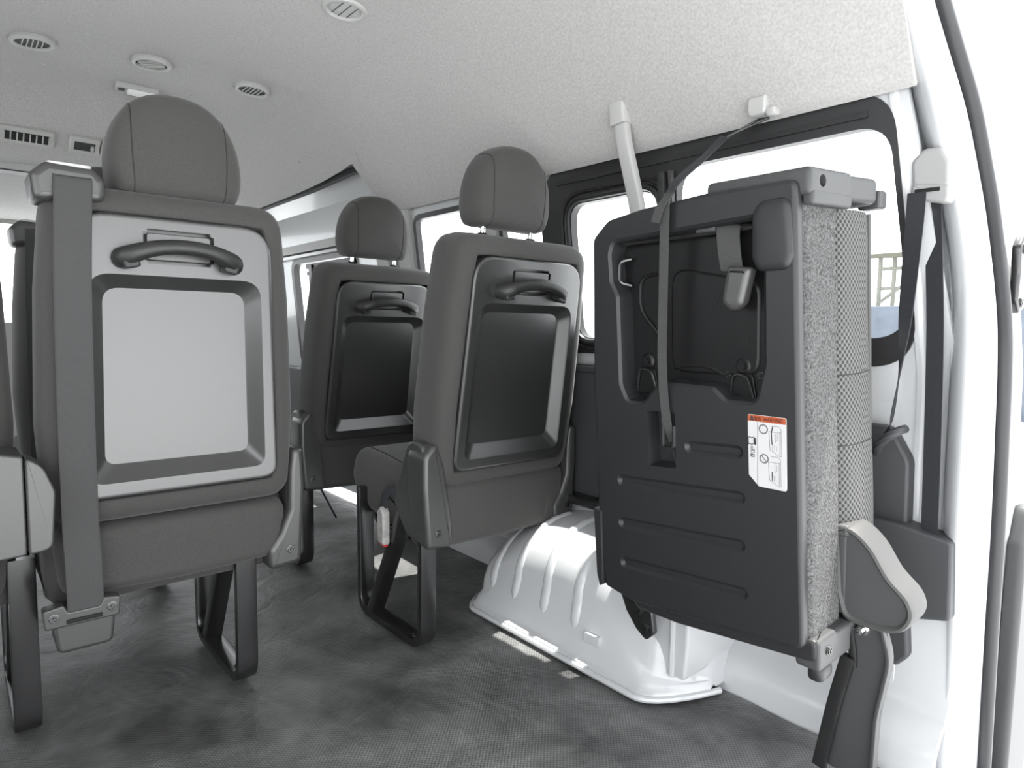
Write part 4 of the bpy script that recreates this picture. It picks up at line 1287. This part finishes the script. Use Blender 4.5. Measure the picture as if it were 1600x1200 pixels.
    def text(body, x, z, size, mt, wd=None):
        cu = bpy.data.curves.new('txt', 'FONT'); cu.body = body; cu.size = size; cu.align_x = 'LEFT'; cu.extrude = 0.0001; cu.offset = size * 0.012
        to = bpy.data.objects.new('txt', cu); COL.objects.link(to)
        bpy.context.view_layer.update()
        me = bpy.data.meshes.new_from_object(to.evaluated_get(bpy.context.evaluated_depsgraph_get()))
        bpy.data.objects.remove(to, do_unlink=True)
        if len(me.vertices) == 0: return
        if wd:
            mxx = max(v.co.x for v in me.vertices); s = wd / mxx
            for v in me.vertices: v.co.x *= s
        me.transform(Matrix.Translation((x, -0.0013, z)) @ Matrix.Rotation(R(90), 4, 'X'))
        link('label_text', me, mt, lb)
    text('WARNING', 0.3235, 0.3445, 0.0075, label_red, 0.029)
    text('警告', 0.310, 0.3443, 0.0062, label_red, 0.0105)
    def ink(name, pts, wd, mt, closed=False):
        P = [Vector((a, b)) for a, b in pts]
        if closed: P = P + [P[0]]
        bm = bmesh.new()
        for a, b in zip(P, P[1:]):
            d = (b - a)
            if d.length < 1e-6: continue
            d.normalize(); nn = Vector((-d.y, d.x)) * wd * 0.65
            q = [a - nn - d * wd / 3, b - nn + d * wd / 3, b + nn + d * wd / 3, a + nn - d * wd / 3]
            bm.faces.new([bm.verts.new((v.x, -0.00125, v.y)) for v in q])
        return finish(bm, name, mt, lb)
    ink('label_mark', [(0.3030, 0.3445), (0.3060, 0.3498), (0.3090, 0.3445)], 0.0012, label_ink, True)
    ink('label_mark', [(0.306, 0.346), (0.306, 0.3483)], 0.0010, label_ink)
    ink('label_rule', [(0.3150, 0.342), (0.3165, 0.249)], 0.0005, label_grey)
    circle = lambda cx, cz, r: [(cx + r * math.cos(2 * math.pi * k / 24), cz + r * math.sin(2 * math.pi * k / 24)) for k in range(24)]
    ink('label_mark', circle(0.3240, 0.3325, 0.0062), 0.0014, label_grey, True)
    ink('label_mark', circle(0.3258, 0.2895, 0.0062), 0.0014, label_grey, True)
    ink('label_mark', [(0.3222, 0.2935), (0.3296, 0.2852)], 0.0012, label_grey)
    # manual pictogram and pointing hand
    ink('label_mark', [(0.3008, 0.3175), (0.3030, 0.3190), (0.3062, 0.3175), (0.3090, 0.3190), (0.3128, 0.3170), (0.3128, 0.3080), (0.3095, 0.3095), (0.3065, 0.3075), (0.3035, 0.3090), (0.3012, 0.3075)], 0.0008, label_ink, True)
    ink('label_mark', [(0.3105, 0.3165), (0.3110, 0.3095)], 0.0022, label_ink)
    ink('label_mark', [(0.3055, 0.2985), (0.3060, 0.3050), (0.3075, 0.3050), (0.3078, 0.2990), (0.3105, 0.3010), (0.3105, 0.2960), (0.3065, 0.2955)], 0.0006, label_ink, True)
    ink('label_mark', [(0.3052, 0.2900), (0.3105, 0.2900), (0.3105, 0.2935), (0.3052, 0.2935)], 0.0008, label_ink, True)
    ink('label_mark', [(0.307, 0.2900), (0.307, 0.2935)], 0.0010, label_ink)
    def sketch(z0, strap_in):
        o_ = [(0.3325, z0 + 0.028), (0.3345, z0 + 0.002), (0.3495, z0 - 0.006), (0.3520, z0 - 0.005), (0.3505, z0 + 0.028)]
        ink('label_mark', o_, 0.0005, label_grey, True)
        ink('label_mark', [(0.3485, z0 + 0.029), (0.3495, z0 - 0.005)], 0.0004, label_grey)
        ink('label_mark', [(0.3365, z0 + 0.036), (0.3455, z0 + 0.037), (0.3505, z0 + 0.033), (0.3508, z0 + 0.028)], 0.0005, label_grey)
        ink('label_mark', [(0.3420, z0 + 0.026), (0.3425, z0 + 0.014), (0.3455, z0 + 0.017), (0.3450, z0 + 0.025)], 0.0004, label_grey)
        for q in range(3):
            ink('label_mark', [(0.338 + q * 0.003, z0 + 0.009), (0.3385 + q * 0.003, z0 + 0.001)], 0.0004, label_grey)
        if strap_in: ink('label_mark', [(0.3390, z0 + 0.002), (0.3385, z0 - 0.008 + 0.022)], 0.0011, label_ink)
        else: ink('label_mark', [(0.3378, z0 + 0.035), (0.3362, z0 + 0.026), (0.3375, z0 + 0.010)], 0.0011, label_ink)
    sketch(0.302, False); sketch(0.258, True)
    # buckle hanging in the recess on a stub of webbing
    bm = bmesh.new()
    pth = [(0.255, 0.024, 0.632), (0.257, 0.012, 0.620), (0.262, 0.008, 0.585), (0.267, 0.008, 0.558)]
    loft(bm, [[(x - 0.0185, y, z + 0.003), (x + 0.0185, y, z - 0.003), (x + 0.0185, y + 0.002, z - 0.003), (x - 0.0185, y + 0.002, z + 0.003)] for x, y, z in catmull(pth, 4)])
    finish(bm, 'buckle_webbing', webbing, F, None, 60)
    Tk = Matrix.Translation((0.277, 0.004, 0.535)) @ Matrix.Rotation(R(-16), 4, 'Y').inverted()
    bko = round_poly([(-0.019, 0.028, 0.006), (0.019, 0.034, 0.006), (0.021, -0.020, 0.016), (0.006, -0.036, 0.016), (-0.014, -0.026, 0.014)][::-1], 0.01, 5)
    pad('buckle_cover', bko, prof(-0.012, 0.014, 0.009), cover_plastic, F, M=Tk, ang=60)
build_folded()

# hanging strap: from the hook on the headliner edge over the top of the seat and down into the pocket
def world_F(x, y, z):
    th = R(3.5)
    return Vector((0.905 + y * math.cos(th) - z * math.sin(th), 0.80 - x, 0.25 + y * math.sin(th) + z * math.cos(th)))
def ribbon(path, wdir, wd, t, name, mt, parent=None, n=5):
    bm = bmesh.new(); rings = []
    P = [Vector(p) for p in catmull(path, n)]
    if isinstance(wdir, list):
        W = [Vector(q) for q in catmull(wdir, n)]
    else:
        W = [Vector(wdir)] * len(P)
    for i, p in enumerate(P):
        tg = (P[min(i + 1, len(P) - 1)] - P[max(i - 1, 0)]).normalized()
        s = (W[i] - tg * W[i].dot(tg)).normalized(); nn = s.cross(tg).normalized()
        rings.append([tuple(p + s * a + nn * b) for a, b in ((-wd / 2, -t / 2), (wd / 2, -t / 2), (wd / 2, t / 2), (-wd / 2, t / 2))])
    loft(bm, rings)
    return finish(bm, name, mt, parent, None, 60)
strap = empty('hanging_strap', tuple(world_F(0.16, -0.012, 0.30)))
tag(strap, 'thin dark strap tying the folded seat up to the headliner hook', 'strap')
Ms = Matrix.Translation(-Vector(strap.location))
hook_pt = Vector((1.160, 0.668, 1.112))
wire_end = Vector((1.135, 0.716, 1.088))
pA = [world_F(0.160, 0.012, 0.288), world_F(0.158, -0.004, 0.33), world_F(0.155, -0.010, 0.42), world_F(0.159, -0.011, 0.55), world_F(0.162, -0.011, 0.645), world_F(0.163, -0.011, 0.668), world_F(0.165, -0.004, 0.684)]
o = ribbon(pA, (0, 1, 0), 0.0165, 0.0016, 'strap_webbing', webbing); o.data.transform(Ms); o.parent = strap
pB = [world_F(0.165, -0.006, 0.680), world_F(0.165, 0.02, 0.706), world_F(0.16, 0.03, 0.705).lerp(wire_end, 0.5), wire_end]
o = ribbon(pB, [(0, 1, 0), (0.3, 1, 0.4), (0.6, 0.6, 0.4), (0.7, 0.5, 0.5)], 0.0155, 0.0016, 'strap_webbing', webbing_dark); o.data.transform(Ms); o.parent = strap
o = ribbon([world_F(0.165, -0.008, 0.678), world_F(0.158, -0.018, 0.662), world_F(0.152, -0.022, 0.640)], (0, 1, 0), 0.016, 0.0016, 'strap_tail', webbing); o.data.transform(Ms); o.parent = strap
# buckle in the pocket
def sp(nm, bm, mt):
    bm.transform(Ms); o = finish(bm, nm, mt, strap); return o
bm = sweep_bm(fillet_path([tuple(world_F(0.146, 0.004, 0.292)), tuple(world_F(0.146, 0.002, 0.318)), tuple(world_F(0.146, 0.002, 0.330))], 0.004), circ(0.003, 8), up=(0, 1, 0)); sp('strap_buckle', bm, black_plastic)
bm = sweep_bm(fillet_path([tuple(world_F(0.149, 0.000, 0.318)), tuple(world_F(0.149, 0.000, 0.283)), tuple(world_F(0.170, 0.000, 0.283)), tuple(world_F(0.170, 0.000, 0.318))], 0.004), circ(0.0028, 8), up=(0, 1, 0)); sp('strap_buckle', bm, black_plastic)
bm = sweep_bm([tuple(world_F(0.160, 0.012, 0.285)), tuple(world_F(0.161, 0.020, 0.252))], rect(0.006, 0.002), up=(0, 1, 0)); sp('strap_end', bm, webbing)
# triangular wire ring on the headliner hook
tri = [wire_end + Vector((0.006, 0.012, -0.004)), wire_end + Vector((-0.010, -0.006, -0.006)), hook_pt + Vector((0.002, -0.028, 0.0)), hook_pt + Vector((0.010, 0.0, 0.004)), wire_end + Vector((0.006, 0.012, -0.004))]
bm = sweep_bm(fillet_path([tuple(p) for p in tri], 0.006, 4), circ(0.0022, 8), up=(0.3, 0.2, 1)); sp('wire_ring', bm, black_metal)
bm = sweep_bm(fillet_path([tuple(wire_end + Vector((0.010, 0.030, -0.012))), tuple(wire_end + Vector((0.002, 0.004, -0.004))), tuple(hook_pt + Vector((0.0, 0.010, -0.004)))], 0.008, 4), circ(0.0022, 8), up=(0.3, 0.2, 1)); sp('wire_hook', bm, black_metal)

hk = pad('headliner_hook', round_poly([(0.640, 1.118, 0.008), (0.676, 1.118, 0.008), (0.676, 1.150, 0.006), (0.640, 1.150, 0.006)], 0.008, 4), prof(1.185, 1.142, 0.0045), pale_trim, None, axis='x')
tag(hk, 'small pale plastic hook at the headliner edge above the folded seat', 'hook')
rbox('hook_tip', (1.158, 0.633, 1.120), (0.022, 0.018, 0.014), 0.004, pale_trim, hk)

# white grab handle
gh = empty('grab_handle', (1.14, 0.96, 1.2))
tag(gh, 'pale grey grab handle hanging from the headliner left of the strap', 'handle')
Mg = Matrix.Translation((-1.14, -0.96, -1.2))
def gpart(nm, pts, secw, mt, scl=None):
    bm = bmesh.new(); rings = []
    P = [Vector(p) for p in catmull(pts, 5)]
    for i, p in enumerate(P):
        t = (P[min(i + 1, len(P) - 1)] - P[max(i - 1, 0)]).normalized()
        s = Vector((0, 1, 0)); s = (s - t * s.dot(t)).normalized(); nn = s.cross(t).normalized()
        rings.append([tuple(p + s * a + nn * b) for a, b in secw])
    loft(bm, rings); bm.transform(Mg)
    return finish(bm, nm, mt, gh, None, 50)
gpart('grip', [(1.128, 0.962, 1.165), (1.130, 0.955, 1.12), (1.140, 0.945, 1.06), (1.152, 0.937, 1.0), (1.158, 0.933, 0.96)], rect(0.034, 0.020, 0.006, 3), pale_trim)
gpart('end_cover', [(1.128, 0.968, 1.222), (1.122, 0.966, 1.20), (1.124, 0.963, 1.162)], rect(0.041, 0.028, 0.007, 3), pale_trim)
gpart('end_cover', [(1.162, 0.932, 0.965), (1.180, 0.94, 0.945), (1.21, 0.945, 0.93)], rect(0.036, 0.026, 0.007, 3), pale_trim)

# ------------------------------------------------------------------ shoulder belt on the rear pillar
pb = empty('pillar_seat_belt', (1.215, 0.375, 0.97)); tag(pb, 'black seat belt hanging from the white rear pillar guide', 'seat belt')
Mp = Matrix.Translation(-Vector(pb.location))
def ppart(o):
    o.data.transform(Mp); o.parent = pb; return o
ppart(pad('belt_guide', round_poly([(0.358, 0.950, 0.01), (0.412, 0.958, 0.012), (0.416, 1.000, 0.014), (0.398, 1.018, 0.012), (0.372, 1.016, 0.012), (0.360, 0.992, 0.01)], 0.012, 5), prof(1.245, 1.205, 0.006), guide_grey, None, axis='x'))
ppart(pad('guide_loop', round_poly([(0.356, 0.925, 0.012), (0.412, 0.940, 0.01), (0.412, 0.965, 0.006), (0.358, 0.955, 0.006)], 0.01, 4), prof(1.232, 1.202, 0.005), guide_grey, None, axis='x'))
ppart(rbox('guide_slot', (1.2015, 0.388, 0.950), (0.004, 0.036, 0.006), 0.001, matt_black))
ppart(ribbon([(1.225, 0.386, 0.945), (1.227, 0.384, 0.90), (1.229, 0.373, 0.74), (1.229, 0.366, 0.56), (1.226, 0.360, 0.38)], (0.25, 1, 0), 0.027, 0.0018, 'belt_webbing', webbing_dark))
ppart(ribbon([(1.199, 0.402, 0.948), (1.200, 0.403, 0.90), (1.202, 0.408, 0.76), (1.203, 0.412, 0.66), (1.204, 0.420, 0.58), (1.205, 0.424, 0.545)], [(0.1, 1, 0), (0.1, 1, 0), (0.5, 1, 0), (1, 0.45, 0), (1, 0.2, 0), (0.6, 0.8, 0)], 0.028, 0.0018, 'belt_webbing', webbing_dark))
bh = sweep('belt_hook', catmull([(1.235, 0.452, 0.512), (1.205, 0.438, 0.530), (1.192, 0.420, 0.548), (1.196, 0.405, 0.560), (1.212, 0.402, 0.562)], 5), circ(0.0075, 8), dark_trim, None)
tag(bh, 'dark plastic hook holding the pillar belt beside the folded seat', 'hook')

# dark quarter trim around the belt retractor
qt = empty('quarter_trim', (1.23, 0.37, 0.13)); tag(qt, 'dark grey quarter trim covering the belt retractor on the rear pillar', 'trim panel')
Mq = Matrix.Translation((-1.23, -0.37, -0.13))
o = pad('trim_body', round_poly([(0.318, 0.258, 0.01), (0.40, 0.238, 0.02), (0.47, 0.235, 0.01), (0.47, 0.402, 0.01), (0.40, 0.400, 0.01), (0.322, 0.388, 0.01)], 0.01, 4), prof(1.262, 1.208, 0.005), dark_trim, qt, axis='x', M=Mq)
pad('recess_shade', round_poly([(0.392, 0.25, 0.01), (0.50, 0.25, 0.01), (0.50, 0.562, 0.01), (0.43, 0.560, 0.03), (0.398, 0.505, 0.04)], 0.01, 5), prof(1.262, 1.230, 0.006), dark_trim, qt, axis='x', M=Mq)  # dark plate whose colour gives the shade of an open body recess
pad('trim_foot', round_poly([(0.378, 0.170, 0.02), (0.396, 0.148, 0.015), (0.47, 0.14, 0.01), (0.47, 0.25, 0.01), (0.385, 0.25, 0.01)], 0.01, 5), prof(1.262, 1.222, 0.006), dark_trim, qt, axis='x', M=Mq)

# ------------------------------------------------------------------ ceiling fittings
def round_vent(x, y, lab, closed=False, ang=0.0):
    z = zc(x) + 0.0
    sl = math.atan2(zc(x + 0.02) - zc(x - 0.02), 0.04)
    e = empty('ceiling_vent', (x, y, z - 0.004), (0, -sl, ang)); tag(e, lab, 'vent', 'round vents in the headliner')
    lathe('bezel', [(0.051, 0.004), (0.052, -0.004), (0.049, -0.009), (0.043, -0.010), (0.040, -0.007), (0.039, 0.002)], pale_trim, e, None, 28)
    lathe('cup', [(0.0395, -0.004), (0.039, 0.0), (0.02, 0.0005), (0.0004, 0.0005)], fin_dark if not closed else pale_trim, e, None, 24)
    if closed:
        lathe('flap', [(0.034, 0.0), (0.033, -0.005), (0.02, -0.007), (0.0004, -0.0075)], pale_trim, e, None, 24)
        for k in (-0.018, 0.0, 0.018):
            rbox('fin', (k, 0, -0.008), (0.0012, 2 * math.sqrt(0.034 ** 2 - k * k), 0.002), 0.0003, cap_plastic, e, seg=1)
    else:
        for k in (-0.022, -0.011, 0.0, 0.011, 0.022):
            L = 2 * math.sqrt(0.035 ** 2 - k * k)
            rbox('fin', (k, 0, -0.004), (0.0028, L, 0.006), 0.0006, trim_grey, e, seg=1)
round_vent(0.207, 2.215, 'round open ceiling vent at far left above the headrest')
round_vent(0.483, 2.175, 'round half-shut ceiling vent between the two open ones', False, 0.9)
round_vent(0.765, 2.165, 'round open ceiling vent rightmost of the far row')
round_vent(0.740, 1.480, 'round closed ceiling vent at the top edge, nearest of all', True)
# dome lamp
dl = empty('dome_lamp', (0.497, 2.44, zc(0.497) - 0.001), (0, 0, -0.04)); tag(dl, 'small rectangular dome lamp on the headliner above the headrest', 'lamp')
pad('lamp_base', round_poly([(-0.062, -0.024), (0.062, -0.024), (0.062, 0.024), (-0.062, 0.024)], 0.016, 5), prof(0.004, -0.014, 0.005), pale_trim, dl, axis='z')
pad('lamp_lens', round_poly([(-0.028, -0.018), (0.056, -0.018), (0.056, 0.018), (-0.028, 0.018)], 0.006, 4), prof(-0.008, -0.024, 0.005), lens_white, dl, axis='z')
pad('lamp_switch', round_poly([(-0.052, -0.010), (-0.034, -0.010), (-0.034, 0.010), (-0.052, 0.010)], 0.004, 3), prof(-0.010, -0.018, 0.002), cap_plastic, dl, axis='z')

# vents and lamp on the step where the roof drops
def step_surface(y):
    t = max(0, min(1, (y - 2.5) / 0.42)); s = t * t * (3 - 2 * t)
    return 1.475 - 0.185 * s - max(0, y - 2.92) * 0.075
def step_vent(x, y, wd, lab, kind):
    z = step_surface(y); sl = math.atan2(step_surface(y + 0.01) - step_surface(y - 0.01), 0.02)
    e = empty('step_vent', (x, y, z - 0.002), (sl, 0, 0)); tag(e, lab, 'vent' if kind != 'knob' else 'control')
    pad('bezel', round_poly([(-wd / 2, -0.036), (wd / 2, -0.036), (wd / 2, 0.036), (-wd / 2, 0.036)], 0.010, 4), prof(0.006, -0.010, 0.004), trim_grey, e, axis='z')
    iw = wd - 0.028
    rbox('recess', (0, 0, -0.0095), (iw, 0.040, 0.003), 0.001, fin_dark if kind == 'vent' else cap_plastic, e, seg=1)
    if kind == 'vent':
        nf = int(iw / 0.016)
        for k in range(nf + 1):
            rbox('fin', (-iw / 2 + iw * k / nf, 0, -0.011), (0.004, 0.038, 0.006), 0.0008, trim_grey, e, seg=1)
    else:
        rbox('knob', (0.022, 0, -0.014), (0.010, 0.022, 0.010), 0.003, pale_trim, e)
step_vent(0.232, 2.77, 0.150, 'slotted air vent on the roof step at far left', 'vent')
step_vent(0.395, 2.77, 0.090, 'small slider control beside the roof step vents', 'knob')
step_vent(0.500, 2.77, 0.110, 'slotted air vent on the roof step peeking past the headrest', 'vent')
fl = empty('front_lamp', (0.20, 3.02, step_surface(3.02) - 0.002)); tag(fl, 'flat rectangular lamp below the roof step vents', 'lamp')
pad('lamp_base', round_poly([(-0.13, -0.05), (0.13, -0.05), (0.13, 0.05), (-0.13, 0.05)], 0.012, 4), prof(0.012, -0.018, 0.005), pale_trim, fl, axis='z')
pad('lamp_lens', round_poly([(-0.115, -0.036), (0.10, -0.036), (0.10, 0.036), (-0.115, 0.036)], 0.006, 4), prof(-0.014, -0.022, 0.003), cap_plastic, fl, axis='z')

# door pull rod seen under the far seat
rod = sweep('belt_strap', [(1.06, 2.22, 0.02), (0.985, 2.28, 0.21)], rect(0.010, 0.003), webbing_dark, None, up=(1, 0, 0))
tag(rod, 'thin dark strap running to the floor under the far seat', 'strap')

# ------------------------------------------------------------------ outside
gr = bmesh.new(); add_box(gr, (0, 0, -0.75), (160, 160, 0.1)); o = finish(gr, 'ground', concrete); tag(o, 'pale concrete yard outside', kind='structure')
o = rbox('added_dark_strip', (0.5, 2.3, -0.695), (2.6, 5.8, 0.012), 0.004, dark_ground, seg=1); tag(o, 'unseen dark strip added under the van to cut bounced light', kind='structure')  # unseen strip, added so less light bounces up into the van
bw = rbox('yard_wall', (13.6, 3.2, 0.27), (0.3, 11.0, 1.95), 0.02, block_wall); tag(bw, 'bluish grey yard wall seen through the rear side window', 'wall')
sh = empty('yard_shed', (14.7, 4.9, -0.7)); tag(sh, 'pale shed frame with a low roof beyond the yard wall', 'shed')
for (x, y) in ((0, -1.1), (0, -0.55), (0, 0.0), (0, 0.35), (0, 0.62), (1.5, -1.1), (1.5, 0.62)):
    rbox('post', (x, y, 1.5), (0.07, 0.07, 3.0), 0.01, shed_paint, sh, seg=1)
rbox('beam', (0, -0.24, 2.75), (0.06, 1.8, 0.07), 0.01, shed_paint, sh, seg=1)
rbox('beam', (0, -0.24, 2.35), (0.06, 1.8, 0.06), 0.01, shed_paint, sh, seg=1)
rbox('roof', (0.7, -0.27, 3.08), (2.2, 1.9, 0.09), 0.01, shed_roof_mat, sh, rot=Matrix.Rotation(R(-5), 3, 'Y'), seg=1)
sweep('brace', [(0, 0.62, 2.05), (0, -0.2, 2.7)], rect(0.08, 0.05), shed_paint, sh)
